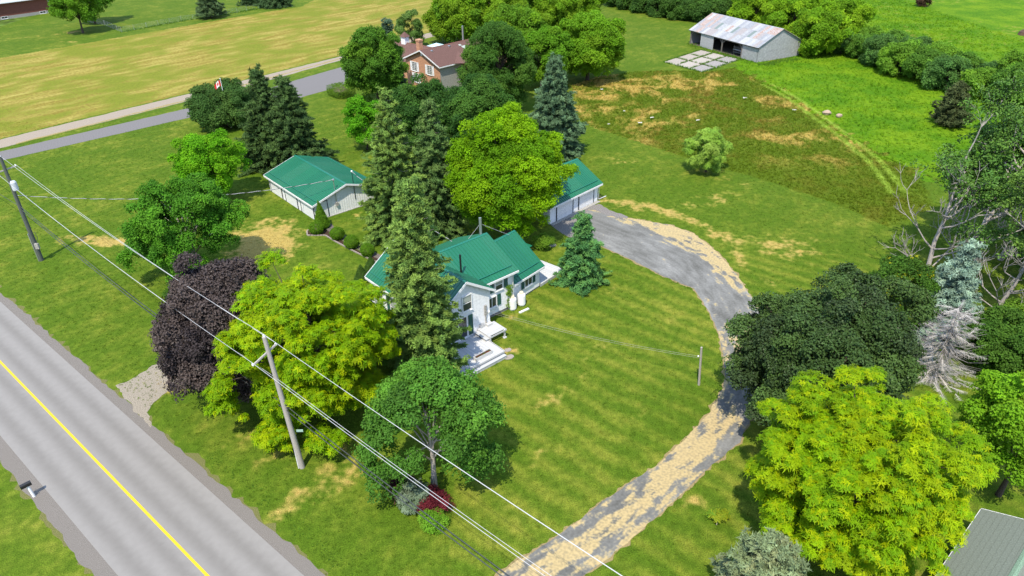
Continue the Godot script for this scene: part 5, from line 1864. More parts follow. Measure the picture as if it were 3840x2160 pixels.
func poplar(label: String, at: Vector3, h: float, lean: Vector3, leafy: float, o := {}) -> void:
	# half dead tree: pale bare branches, leaves only on part of the tips
	var r := RandomNumberGenerator.new()
	r.seed = hash(label)
	var root := thing("poplar_tree", label, "tree", at, 0, "half dead poplars at the right edge")
	var b := MB.new()
	var tips := []
	var dir := (Vector3.UP + lean).normalized()
	var p := Vector3.ZERO
	var n := 5
	var pts := PackedVector3Array([p])
	var rs := PackedFloat32Array([h * 0.017])
	for i in n:
		dir = (dir + Vector3(r.randfn() * 0.1, 0.06, r.randfn() * 0.1)).normalized()
		p += dir * h * 0.8 / n
		pts.append(p)
		rs.append(h * 0.017 * (1.0 - 0.15 * (i + 1)))
	b.tube(pts, rs, 8)
	for i in range(1, n + 1):
		for k in 3:
			var an := r.randf() * TAU
			var sd := Vector3(cos(an), 0.55, sin(an)).normalized()
			branches(b, pts[i - 1].lerp(pts[i], r.randf()), sd, h * r.randf_range(0.16, 0.28) * (1.0 if i < 4 else 0.85), h * 0.0062, 3, r, tips, 0.3, 3)
	branches(b, p, dir, h * 0.25, h * 0.006, 3, r, tips, 0.3, 3)
	part(root, "trunk", b.mesh(), M.bark_pale)
	var xs := []
	var cs := PackedColorArray()
	var tints: Array = o.get("tints", [Color(0.065, 0.15, 0.024), Color(0.095, 0.19, 0.03)])
	for t in tips:
		var hh: float = t[0].y / h
		var side: float = (t[0] - lean * t[0].y).dot(Vector3(0.9, 0, -0.4))
		if r.randf() > leafy * (hh * 1.5 - 0.35 + side * 0.16) or t[2] > 1:
			continue
		for k in 4:
			var q: Vector3 = t[0] + Vector3(r.randfn(), r.randfn() * 0.8, r.randfn()) * 0.42
			xs.append(place(q, Vector3(r.randfn() * 0.5, 1, r.randfn() * 0.5), r.randf_range(0.8, 1.2), r))
			cs.append(tints[r.randi() % tints.size()] * r.randf_range(0.75, 1.25))
	multi("crown", "maple", 3, xs, cs, M.leaf_dark, root)

func build_trees() -> void:
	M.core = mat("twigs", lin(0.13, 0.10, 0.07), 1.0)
	var bright := [Color(0.17, 0.35, 0.006), Color(0.215, 0.39, 0.007), Color(0.13, 0.29, 0.007)]
	var mid := [Color(0.111, 0.247, 0.021), Color(0.143, 0.286, 0.023), Color(0.091, 0.215, 0.021)]
	var deep := [Color(0.061, 0.155, 0.024), Color(0.081, 0.182, 0.027), Color(0.051, 0.135, 0.024)]
	var gold := [Color(0.235, 0.385, 0.004), Color(0.2, 0.36, 0.004), Color(0.28, 0.405, 0.004)]
	var purple := [Color(0.062, 0.049, 0.046), Color(0.048, 0.038, 0.038), Color(0.075, 0.058, 0.052)]
	var dusk := [Color(0.045, 0.085, 0.022), Color(0.038, 0.065, 0.022), Color(0.06, 0.11, 0.026)]
	var spruce := [Color(0.11, 0.19, 0.05), Color(0.09, 0.165, 0.044), Color(0.135, 0.22, 0.055)]
	var sprucey := [Color(0.145, 0.24, 0.046), Color(0.11, 0.195, 0.042), Color(0.175, 0.27, 0.052)]
	var dark_spruce := [Color(0.068, 0.125, 0.034), Color(0.082, 0.145, 0.038), Color(0.055, 0.105, 0.03)]
	var blue := [Color(0.1, 0.175, 0.085), Color(0.085, 0.155, 0.075), Color(0.12, 0.2, 0.095)]
	var palesp := [Color(0.234, 0.338, 0.247), Color(0.195, 0.286, 0.215), Color(0.273, 0.377, 0.273)]
	var h := func(x, z): return Vector3(x, 0, z)

	# --- by the road and the house
	broadleaf("purple_maple", "dark purple leaved maple beside the gravel entrance", "tree", Vector3(-21.2, 0, -43.5), 4.75, 5.3, 5.9, purple, {"shoots": 0.15, "lobes": 46, "mat": M.leaf_dark, "low": -0.9, "lobe_r": 0.36})
	broadleaf("honey_locust", "golden yellow honey locust left of the tall spruce by the road", "tree", Vector3(-14.3, 0, -40.7), 5.4, 6.4, 6.2, gold, {"lobes": 52, "kind": "frond", "low": -0.85, "extra": [[-5.6, 4.4, 2.2, 1.0], [-5.0, 3.4, 2.8, 1.2], [1.5, 1.6, 4.2, 1.3], [-2.0, 1.8, 3.8, 1.3]], "mix": [Color(0.38, 0.47, 0.004), Color(0.17, 0.34, 0.006)], "mix_share": 0.35, "droop": 1.0, "squash": 0.6, "lobe_r": 0.28, "size": 0.66, "per": 16, "dens": 0.62})
	broadleaf("green_tree", "broad green tree with drooping side limbs left of the purple maple", "tree", Vector3(-31.2, 0, -61.6), 4.7, 3.9, 6.0, [Color(0.095, 0.27, 0.02), Color(0.12, 0.31, 0.022), Color(0.08, 0.23, 0.02)], {"lobes": 24, "lobe_r": 0.33, "low": -0.8, "extra": [[-5.0, 3.2, 1.2, 1.2], [-4.6, 4.0, -0.5, 1.3], [0.9, 2.6, 3.0, 1.5], [4.6, 6.4, -1.0, 1.2]], "bark": M.bark_pale})
	broadleaf("round_maple", "round bright green maple standing alone on the left lawn", "tree", Vector3(-35.9, 0, -80.8), 3.6, 3.9, 5.0, [Color(0.13, 0.36, 0.01), Color(0.17, 0.4, 0.012)], {"lobes": 30, "lobe_r": 0.33, "low": -0.9})
	broadleaf("spreading_bush", "wide dark green bush tree behind the flagpole", "tree", Vector3(-44.4, 0, -110.6), 4.7, 3.0, 3.1, [Color(0.070, 0.154, 0.032), Color(0.096, 0.186, 0.038)], {"lobes": 30, "size": 1.3, "low": -0.9, "extra": [[5.0, 1.6, -1.0, 1.6]]})
	conifer("spruce_tree", "dark twin spruce behind the shed, left leader", Vector3(-32.3, 0, -93.0), 12.8, 4.3, dark_spruce, {"size": 1.15, "base": 0.3}, "spruces behind the shed")
	conifer("spruce_tree", "dark twin spruce behind the shed, right leader", Vector3(-28.6, 0, -91.4), 12.3, 4.4, dark_spruce, {"size": 1.15, "base": 0.3}, "spruces behind the shed")
	broadleaf("oval_tree", "tall oval green tree left of the brick house", "tree", Vector3(-22.0, 0, -119.4), 4.6, 6.3, 6.9, mid, {"lobes": 34, "size": 1.35, "low": -0.95, "lobe_r": 0.36, "skirt": 0.5})
	conifer("spruce_tree", "narrow dark spruce against the brick house chimney", Vector3(-20.4, 0, -127.0), 12.6, 2.6, [Color(0.064, 0.115, 0.064), Color(0.083, 0.141, 0.077)], {"size": 1.25})
	broadleaf("small_round_tree", "small bright green round tree before the dark maples", "tree", Vector3(-20.4, 0, -98.2), 2.55, 3.2, 3.9, [Color(0.11, 0.35, 0.012), Color(0.14, 0.39, 0.014)], {"lobes": 22, "size": 1.1, "low": -0.9})
	conifer("spruce_tree", "tall thin topped grey green spruce with bare twigs by the shed", Vector3(-12.2, 0, -70.8), 16.0, 4.5, sprucey, {"dens": 0.82, "deadwood": 40, "power": 0.8, "sag": 0.42})
	conifer("spruce_tree", "grey green spruce between the shed spruce and the big maple", Vector3(-8.0, 0, -71.4), 14.6, 3.7, spruce, {"dens": 0.9, "deadwood": 20, "sag": 0.4})
	broadleaf("dark_maple", "dark green maple in front of the brick house, left one", "tree", Vector3(-12.0, 0, -98.4), 4.8, 4.2, 5.1, deep, {"lobes": 28, "size": 1.2, "low": -0.9}, "dark maples before the brick house")
	broadleaf("dark_maple", "dark green maple in front of the brick house, right one", "tree", Vector3(-4.6, 0, -95.6), 5.2, 4.6, 5.6, deep, {"lobes": 28, "size": 1.2, "low": -0.9}, "dark maples before the brick house")
	broadleaf("big_maple", "largest bright green maple, between the farmhouse and the garage", "tree", Vector3(-0.4, 0, -69.0), 5.6, 6.0, 7.3, bright, {"lobes": 44, "lobe_r": 0.31, "low": -0.8, "extra": [[5.6, 6.8, -1.6, 0.9], [6.6, 7.2, -1.8, 0.6]]})
	broadleaf("dark_tree", "tall pointed dark green tree at the right end of the brick house", "tree", Vector3(-1.6, 0, -115.2), 5.2, 6.8, 7.2, [Color(0.070, 0.166, 0.023), Color(0.096, 0.198, 0.026)], {"lobes": 36, "size": 1.3, "low": -0.95, "skirt": 0.55})
	conifer("blue_spruce", "blue green spruce standing right of the big maple", Vector3(6.3, 0, -94.6), 13.2, 4.3, blue, {"size": 1.2})
	for q in [[-11.0, -168.0, 6.6, 5.4, 6.4, "bright green tree behind the brick house, leftmost of the row"], [-0.6, -170.0, 6.8, 5.8, 6.6, "bright green tree behind the brick house, second of the row"], [9.4, -172.0, 6.4, 5.4, 6.4, "bright green tree behind the brick house, third of the row"], [16.6, -187.0, 7.0, 5.2, 6.0, "bright green tree behind the brick house, rightmost of the row"], [2.0, -146.0, 6.2, 5.0, 6.2, "leafy green tree filling the gap behind the brick house roof"]]:
		broadleaf("maple_tree", q[5], "tree", Vector3(q[0], 0, q[1]), q[2], q[3], q[4], [Color(0.166, 0.320, 0.015), Color(0.205, 0.352, 0.018), Color(0.128, 0.269, 0.018)], {"lobes": 26, "size": 1.8, "low": -0.9}, "trees behind the brick house")
	broadleaf("round_maple", "round bright maple on the mown grass left of the barn", "tree", Vector3(14.8, 0, -133.2), 6.2, 5.2, 6.2, [Color(0.160, 0.333, 0.015), Color(0.205, 0.371, 0.018)], {"lobes": 34, "size": 1.5, "low": -0.85})
	broadleaf("round_maple", "bright maple between the dark pointed tree and the round maple", "tree", Vector3(6.0, 0, -128.2), 4.6, 5.0, 6.0, [Color(0.128, 0.294, 0.015), Color(0.166, 0.333, 0.018)], {"lobes": 26, "size": 1.5, "low": -0.9})
	broadleaf("willow_tree", "small pale willow beside the lane behind the brick house", "tree", Vector3(-21.2, 0, -163.5), 2.6, 3.6, 3.8, [Color(0.141, 0.243, 0.051), Color(0.109, 0.205, 0.038)], {"lobes": 16, "size": 1.4, "kind": "frond"})
	conifer("tall_spruce", "tallest spruce, growing in front of the farmhouse", Vector3(-6.8, 0, -44.3), 16.9, 3.1, sprucey, {"power": 0.5, "dens": 1.15, "sag": 0.3, "deadwood": 10})
	broadleaf("front_maple", "green maple with bare forked trunk over the small red shrubs", "tree", Vector3(-5.4, 0, -33.3), 3.6, 3.0, 5.6, [Color(0.1, 0.25, 0.03), Color(0.13, 0.3, 0.034), Color(0.085, 0.21, 0.028)], {"lobes": 22, "lobe_r": 0.36, "low": -0.55, "gap": true, "bark": M.bark_pale, "trunk": 0.2, "extra": [[3.3, 2.9, 0.4, 1.05], [2.5, 4.0, 1.4, 0.9], [-2.6, 2.4, 1.4, 1.1], [-2.9, 3.7, 0.6, 1.1], [3.3, 5.2, -0.6, 1.1], [0.4, 8.0, -0.8, 1.3]]})
	conifer("young_spruce", "bushy young spruce between the rear deck and the drive", Vector3(6.7, 0, -59.2), 7.1, 2.4, [Color(0.070, 0.192, 0.058), Color(0.090, 0.224, 0.064), Color(0.115, 0.256, 0.064)], {"dens": 1.25, "step": 0.3})
	# --- right hand side
	broadleaf("dark_maple", "huge blackish green maple hanging over the drive's bend", "tree", Vector3(20.9, 0, -38.3), 5.6, 5.1, 5.5, dusk, {"lobes": 46, "mat": M.leaf_dark, "low": -0.95, "skirt": 0.6, "extra": [[3.2, 8.4, -4.6, 2.0], [6.4, 7.6, -3.6, 2.0]]})
	broadleaf("honey_locust", "golden yellow honey locust beside the grey shingled roof", "tree", Vector3(18.2, 0, -27.3), 5.05, 5.7, 6.7, gold, {"lobes": 60, "kind": "frond", "low": -0.9, "mix": [Color(0.38, 0.47, 0.004), Color(0.17, 0.34, 0.006)], "mix_share": 0.35, "droop": 1.0, "squash": 0.6, "lobe_r": 0.27, "size": 0.62, "per": 16, "dens": 0.62})
	broadleaf("yellow_tipped_tree", "green tree with yellow tips behind the blackish maple", "tree", Vector3(32.6, 0, -50.6), 2.5, 2.9, 3.3, [Color(0.075, 0.17, 0.02), Color(0.06, 0.14, 0.02)], {"lobes": 20, "mix": [Color(0.42, 0.42, 0.02)], "mix_share": 0.06})
	conifer("blue_spruce", "pale silver blue spruce among the half dead poplars", Vector3(35.9, 0, -49.2), 8.6, 2.9, palesp, {"dens": 1.1, "lean": Vector3(0.5, 0, -0.3)})
	conifer("dead_spruce", "leafless grey dead spruce right of the blackish maple", Vector3(32.8, 0, -43.6), 6.6, 3.2, [Color(0.44, 0.41, 0.37), Color(0.36, 0.33, 0.30), Color(0.50, 0.46, 0.42)], {"kind": "twig", "bark": M.dead, "dens": 0.62, "sag": 0.12, "deadwood": 70, "step": 0.62, "power": 0.3})
	poplar("half dead poplar with a forked pale trunk, leftmost of the group", Vector3(38.7, 0, -56.6), 14.5, Vector3(0.10, 0, -0.12), 0.75)
	poplar("half dead poplar with an orange scarred trunk, second of the group", Vector3(43.2, 0, -59.0), 15.5, Vector3(0.06, 0, -0.1), 1.1)
	poplar("leaning half dead poplar with a crooked base, nearest of the group", Vector3(41.5, 0, -51.2), 12.0, Vector3(0.2, 0, -0.14), 0.7, {"tints": [Color(0.09, 0.17, 0.03), Color(0.11, 0.2, 0.03)]})
	poplar("leafy poplar at the right edge of the picture", Vector3(49.0, 0, -62.0), 15.5, Vector3(0.08, 0, 0.02), 1.1)
	for q in [[47.6, -67.5, 2.3, 4.2, 6.6, "dense dark poplar behind the half dead ones, left"], [52.4, -68.0, 2.6, 5.0, 7.6, "dense dark poplar behind the half dead ones, middle"], [56.0, -63.0, 2.8, 5.4, 7.6, "dense dark poplar behind the half dead ones, right"], [49.6, -57.6, 2.2, 3.2, 3.8, "leafy dark poplar low at the right edge"]]:
		broadleaf("poplar_tree", q[5], "tree", Vector3(q[0], 0, q[1]), q[2], q[3], q[4], [Color(0.065, 0.15, 0.025), Color(0.09, 0.19, 0.03), Color(0.055, 0.125, 0.022)], {"lobes": 26, "low": -0.9, "dens": 0.55, "lobe_r": 0.4, "mat": M.leaf_dark, "bark": M.bark_pale}, "dark poplars at the right edge")
	broadleaf("shrub", "dark green thicket bush under the dead spruce", "bush", Vector3(38.6, 0, -44.6), 3.0, 2.3, 2.2, [Color(0.077, 0.179, 0.023), Color(0.096, 0.205, 0.026)], {"lobes": 20, "low": -0.9})
	broadleaf("shrub", "lighter green bush at the right edge below the poplars", "bush", Vector3(42.2, 0, -47.6), 2.6, 1.8, 1.8, [Color(0.141, 0.269, 0.026), Color(0.166, 0.294, 0.026)], {"lobes": 18, "low": -0.9})
	broadleaf("green_tree", "bright green tree at the right edge above the grey roof", "tree", Vector3(30.6, 0, -31.6), 3.0, 4.2, 5.4, [Color(0.179, 0.371, 0.015), Color(0.218, 0.410, 0.020)], {"lobes": 24, "low": -0.7, "lobe_r": 0.3})
	conifer("grey_spruce", "grey green spruce top at the bottom edge below the golden locust", Vector3(12.0, 0, -22.0), 7.9, 3.5, [Color(0.18, 0.235, 0.115), Color(0.15, 0.2, 0.095), Color(0.22, 0.255, 0.125)], {"dens": 1.2, "power": 0.6, "step": 0.3})
	# --- field edge
	broadleaf("willow_shrub", "pale green bushy willow alone at the edge of the tall grass", "tree", Vector3(25.6, 0, -87.0), 2.4, 2.8, 2.9, [Color(0.28, 0.45, 0.06), Color(0.33, 0.49, 0.075), Color(0.23, 0.39, 0.05)], {"lobes": 18, "kind": "frond", "size": 0.95, "lobe_r": 0.33, "low": -0.85})
	conifer("juniper", "dark brownish juniper on the bright meadow", Vector3(66.2, 0, -103.4), 6.2, 3.1, [Color(0.070, 0.090, 0.032), Color(0.083, 0.109, 0.038)], {"power": 0.7, "size": 1.3, "sag": -0.15})
	for q in [[63.5, -149.5, 5.0, 4.6, "bright tree at the near end behind the barn"], [62.0, -160.0, 6.2, 5.6, "bright tree behind the middle of the barn"], [57.5, -170.5, 6.0, 5.2, "bright tree at the far end behind the barn"], [71.0, -158.0, 5.6, 4.6, "bright tree farthest right behind the barn"]]:
		broadleaf("barn_tree", q[4], "tree", Vector3(q[0], 0, q[1]), q[2], q[3], q[3] + 0.2, [Color(0.205, 0.384, 0.015), Color(0.256, 0.429, 0.018), Color(0.166, 0.333, 0.015)], {"lobes": 26, "size": 1.75, "low": -0.95, "skirt": 0.6}, "bright trees behind the barn")
	var spots := [69.0, -150.4, 71.2, -146.0, 74.6, -150.5, 72.0, -139.6, 75.8, -142.5, 72.6, -132.8, 77.0, -137.0, 74.2, -127.4, 78.6, -131.4, 75.4, -122.0, 79.6, -126.0, 78.0, -117.6, 83.0, -124.0, 82.0, -113.0, 86.4, -118.5, 86.4, -108.4, 90.0, -114.0, 88.0, -102.5, 93.0, -108.0]
	var words := ["first", "second", "third", "fourth", "fifth", "sixth", "seventh", "eighth", "ninth", "tenth", "eleventh", "twelfth", "thirteenth", "fourteenth", "fifteenth", "sixteenth", "seventeenth", "eighteenth", "nineteenth"]
	for i in range(0, spots.size(), 2):
		var rr := 2.0 + 0.9 * absf(sin(i * 1.7)) + (0.9 if i > 24 else 0.0)
		var tt: Array = [[Color(0.09, 0.20, 0.045), Color(0.115, 0.24, 0.05)], [Color(0.16, 0.32, 0.03), Color(0.19, 0.36, 0.03)], [Color(0.115, 0.25, 0.03), Color(0.14, 0.29, 0.035)]][(i / 2 * 5) % 3]
		broadleaf("hedgerow_shrub", "%s shrub from the barn in the hedgerow across the meadow" % words[i / 2], "bush", Vector3(spots[i], 0, spots[i + 1]), rr * 1.15, rr, rr * 0.95, tt, {"lobes": 13, "size": 1.5, "low": -0.85, "lobe_r": 0.42}, "hedgerow on the meadow")
	spots = [31.0, -212.0, 34.5, -207.0, 37.5, -201.5, 40.5, -196.0, 44.0, -191.5, 48.0, -189.0, 52.0, -192.5, 56.0, -190.0, 44.0, -204.0, 50.0, -200.0]
	for i in range(0, spots.size(), 2):
		broadleaf("hedge_shrub", "%s bush from the left in the dark hedge above the barn" % words[i / 2], "bush", Vector3(spots[i], 0, spots[i + 1]), 3.4, 2.5, 2.2, [Color(0.064, 0.147, 0.026), Color(0.083, 0.179, 0.028)], {"lobes": 14, "size": 1.9, "low": -0.9, "lobe_r": 0.42}, "dark hedge above the barn")
	# --- far left
	broadleaf("maple_tree", "green maple nearest the red brick house", "tree", Vector3(-107.3, 0, -188.7), 4.6, 4.6, 6.8, [Color(0.128, 0.294, 0.018), Color(0.160, 0.333, 0.020)], {"lobes": 22, "size": 1.7, "low": -0.7}, "maples by the red brick house")
	broadleaf("maple_tree", "green maple right of the one nearest the red brick house", "tree", Vector3(-110.5, 0, -201.5), 5.0, 5.2, 7.8, [Color(0.109, 0.256, 0.018), Color(0.141, 0.301, 0.020)], {"lobes": 22, "size": 1.7, "low": -0.7}, "maples by the red brick house")
	conifer("spruce_tree", "spreading spruce on the far lawn above the hay field", Vector3(-80.8, 0, -206.2), 8.6, 4.4, [Color(0.077, 0.128, 0.051), Color(0.096, 0.154, 0.058)], {"size": 1.7, "dens": 0.8, "base": 1.6})
	conifer("spruce_tree", "low dark spruce at the hay field's far corner", Vector3(-67.5, 0, -222.5), 6.5, 4.6, [Color(0.058, 0.109, 0.038), Color(0.070, 0.128, 0.045)], {"size": 1.8, "dens": 0.8})
	conifer("spruce_tree", "dark spruce at the top edge beside the far corner spruce", Vector3(-75.0, 0, -228.0), 7.0, 4.2, [Color(0.058, 0.109, 0.038), Color(0.070, 0.128, 0.045)], {"size": 1.8, "dens": 0.8})
	# --- clipped and small shrubs
	var box := [Color(0.12, 0.26, 0.014), Color(0.15, 0.30, 0.016), Color(0.10, 0.22, 0.014)]
	clipped("clipped_cedar", "pointed clipped cedar at the shed's front corner", Vector3(-21.3, 0, -72.75), 0.95, 1.6, box, "cone")
	for q in [[-21.55, -71.2, 0.78, 0.68, "clipped round bush nearest the shed"], [-18.95, -69.75, 0.74, 0.66, "second clipped round bush from the shed"], [-17.0, -67.6, 0.76, 0.68, "third clipped round bush from the shed"], [-15.0, -65.7, 0.70, 0.66, "fourth clipped round bush from the shed, nearest the farmhouse"]]:
		clipped("clipped_bush", q[4], Vector3(q[0], 0, q[1]), q[2], q[3], box, "ball", "clipped round bushes along the path")
	clipped("cone_shrub", "dark cone shaped shrub by the farmhouse, upper one", Vector3(-14.1, 0, -62.6), 0.8, 0.75, [Color(0.070, 0.147, 0.026), Color(0.090, 0.173, 0.028)], "cone", "cone shrubs by the farmhouse")
	clipped("cone_shrub", "dark cone shaped shrub by the farmhouse, lower one", Vector3(-14.7, 0, -60.5), 0.85, 0.85, [Color(0.070, 0.147, 0.026), Color(0.090, 0.173, 0.028)], "cone", "cone shrubs by the farmhouse")
	clipped("box_hedge", "low clipped box hedge at the edge of the neighbour's asphalt", Vector3(-29.6, 0, -126.4), 1.8, 0.95, [Color(0.128, 0.243, 0.023), Color(0.160, 0.282, 0.026)], "box", "", 0.75, 2.3)
	broadleaf("barberry_shrub", "dark maroon shrub at the foot of the front maple", "shrub", Vector3(-7.15, 0, -32.7), 0.75, 0.6, 0.6, [Color(0.06, 0.02, 0.022), Color(0.08, 0.025, 0.025)], {"lobes": 10, "size": 0.5, "mat": M.leaf_dark, "trunk": 0.03})
	broadleaf("silver_shrub", "silvery grey green shrub under the wires", "shrub", Vector3(-6.55, 0, -31.75), 0.8, 0.75, 0.75, [Color(0.192, 0.269, 0.154), Color(0.243, 0.320, 0.205)], {"lobes": 10, "size": 0.5, "kind": "frond", "trunk": 0.03})
	broadleaf("barberry_shrub", "bright red leaved shrub beside the silvery one", "shrub", Vector3(-5.25, 0, -31.35), 0.85, 0.6, 0.6, [Color(0.17, 0.025, 0.035), Color(0.12, 0.02, 0.03), Color(0.21, 0.035, 0.045)], {"lobes": 12, "size": 0.5, "trunk": 0.03})
	broadleaf("globe_shrub", "small bright green globe shrub below the red one", "shrub", Vector3(-5.15, 0, -30.1), 0.58, 0.5, 0.5, [Color(0.166, 0.358, 0.026), Color(0.205, 0.410, 0.032)], {"lobes": 10, "size": 0.42, "trunk": 0.03})
	broadleaf("foundation_shrub", "yellow green shrub against the farmhouse's front wall", "shrub", Vector3(-11.6, 0, -49.2), 1.7, 1.3, 1.35, [Color(0.166, 0.307, 0.019), Color(0.218, 0.358, 0.023)], {"lobes": 16, "size": 0.7, "trunk": 0.05})
	broadleaf("foundation_shrub", "darker shrub at the front wall beside the yellow green one", "shrub", Vector3(-10.2, 0, -46.9), 1.5, 1.2, 1.2, [Color(0.077, 0.179, 0.026), Color(0.096, 0.205, 0.028)], {"lobes": 14, "size": 0.7, "trunk": 0.05})
	broadleaf("shed_shrub", "upright green shrub against the shed's gable wall", "shrub", Vector3(-15.6, 0, -79.6), 1.35, 1.9, 2.0, [Color(0.083, 0.205, 0.026), Color(0.102, 0.230, 0.028)], {"lobes": 14, "size": 0.75, "trunk": 0.05})
	broadleaf("undergrowth_bush", "leafy undergrowth bush at the foot of the big maple", "shrub", Vector3(3.4, 0, -66.5), 0.9, 0.7, 0.7, [Color(0.166, 0.307, 0.026)], {"lobes": 8, "size": 0.6, "trunk": 0.03})
	broadleaf("undergrowth_bush", "low bush below the trunk of the left green tree", "shrub", Vector3(-31.6, 0, -58.6), 1.2, 0.6, 0.55, [Color(0.090, 0.205, 0.026), Color(0.141, 0.256, 0.026)], {"lobes": 10, "size": 0.6, "trunk": 0.03})
	broadleaf("field_shrub", "brown dead shrub at the top edge of the far meadow", "bush", Vector3(112.0, 0, -201.0), 1.4, 1.8, 1.7, [Color(0.10, 0.06, 0.035)], {"lobes": 10, "size": 1.4})

func build_grass() -> void:
	var r := RandomNumberGenerator.new()
	r.seed = 9
	# tall grass of the two fields and rough edges
	for z in [["tall_grass", BROWN, 26000, 0.75, "tall brown and green grass of the unmown field"], ["meadow_grass", MEADOW, 26000, 0.95, "bright green grass of the far meadow"]]:
		var p := poly_of(z[1])
		var lo := Vector2(1e9, 1e9)
		var hi := Vector2(-1e9, -1e9)
		for q in p:
			lo = lo.min(q)
			hi = hi.max(q)
		hi.x = minf(hi.x, 112.0)
		lo.y = maxf(lo.y, -228.0)
		var xs := []
		var cs := PackedColorArray()
		var tries := 0
		while xs.size() < z[2] and tries < 120000:
			tries += 1
			var q := Vector2(r.randf_range(lo.x, hi.x), r.randf_range(lo.y, hi.y))
			if not Geometry2D.is_point_in_polygon(q, p):
				continue
			var s: float = z[3] * r.randf_range(0.5, 1.2)
			var lean := 0.5 * wild.get_noise_2d(q.x * 6.0, q.y * 6.0)
			var y := Vector3(lean + r.randfn() * 0.15, 0.9, r.randfn() * 0.15).normalized()
			var an := r.randf() * TAU
			var x := y.cross(Vector3(cos(an), 0, sin(an))).normalized()
			xs.append(Transform3D(Basis(x * s, y * s * 0.9, x.cross(y) * s), Vector3(q.x, 0, q.y)))
			cs.append(ground_color(q.x, q.y) * r.randf_range(0.8, 1.35))
		var root := Node3D.new()
		root.name = z[0]
		root.set_meta("kind", "stuff")
		root.set_meta("label", z[4])
		root.set_meta("category", "grass")
		add_child(root)
		multi("tufts", "tuft", 2, xs, cs, M.blade, root)
	# short turf: scattered tufts standing a little above the mown lawn
	var xs := []
	var cs := PackedColorArray()
	var dr := poly_of(DRIVE)
	var ap := poly_of(APRON)
	var la := poly_of(LANE)
	var asx := poly_of(ASPH)
	for i in 90000:
		var d := 20.0 + 95.0 * pow(r.randf(), 0.8)
		var q := Vector2(r.randf_range(-0.85, 0.85) * d, -d)
		var v := q.x * 0.6503 - q.y * 0.7596
		if (v > 4.3 and v < 13.6) or Geometry2D.is_point_in_polygon(q, dr) or Geometry2D.is_point_in_polygon(q, ap) or Geometry2D.is_point_in_polygon(q, la) or Geometry2D.is_point_in_polygon(q, asx):
			continue
		var s := r.randf_range(0.14, 0.30)
		var an := r.randf() * TAU
		var y := Vector3(r.randfn() * 0.2, 1, r.randfn() * 0.2).normalized()
		var x := y.cross(Vector3(cos(an), 0, sin(an))).normalized()
		xs.append(Transform3D(Basis(x * s * 1.6, y * s, x.cross(y) * s * 1.6), Vector3(q.x, 0, q.y)))
		cs.append(ground_color(q.x, q.y) * r.randf_range(0.85, 1.3))
	var turf := Node3D.new()
	turf.name = "turf"
	turf.set_meta("kind", "stuff")
	turf.set_meta("label", "short mown grass of the lawns")
	turf.set_meta("category", "grass")
	add_child(turf)
	multi("tufts", "tuft", 2, xs, cs, M.blade, turf)

# ------------------------------------------------------------------ poles, wires and small things
func wire(called: String, label: String, a: Vector3, b: Vector3, sag: float, rad: float, m: Material, group := "wires along the road") -> void:
	var mb := MB.new()
	var pts := PackedVector3Array()
	var rs := PackedFloat32Array()
	var n := 16
	for i in n + 1:
		var t := float(i) / n
		pts.append(a.lerp(b, t) - a - Vector3(0, sag * 4.0 * t * (1.0 - t), 0))
		rs.append(rad)
	mb.tube(pts, rs, 5)
	one(called, mb.mesh(), m, label, "wire", a, group)

func twisted(label: String, a: Vector3, b: Vector3, sag: float) -> void:
	# service cable: a bare pale wire and a black one wound round each other
	var root := thing("service_cable", label, "cable", a, 0, "service cables")
	var n := int(a.distance_to(b) / 0.16)
	var d := (b - a).normalized()
	var s := d.cross(Vector3.UP).normalized()
	for k in 2:
		var mb := MB.new()
		var pts := PackedVector3Array()
		var rs := PackedFloat32Array()
		for i in n + 1:
			var t := float(i) / n
			var an := t * a.distance_to(b) * TAU / 1.7 + k * PI
			pts.append(a.lerp(b, t) - a - Vector3(0, sag * 4.0 * t * (1.0 - t), 0) + (s * cos(an) + Vector3.UP * sin(an)) * 0.022)
			rs.append(0.02)
		mb.tube(pts, rs, 4)
		part(root, "strand", mb.mesh(), M.wire if k == 0 else M.wire_dark)

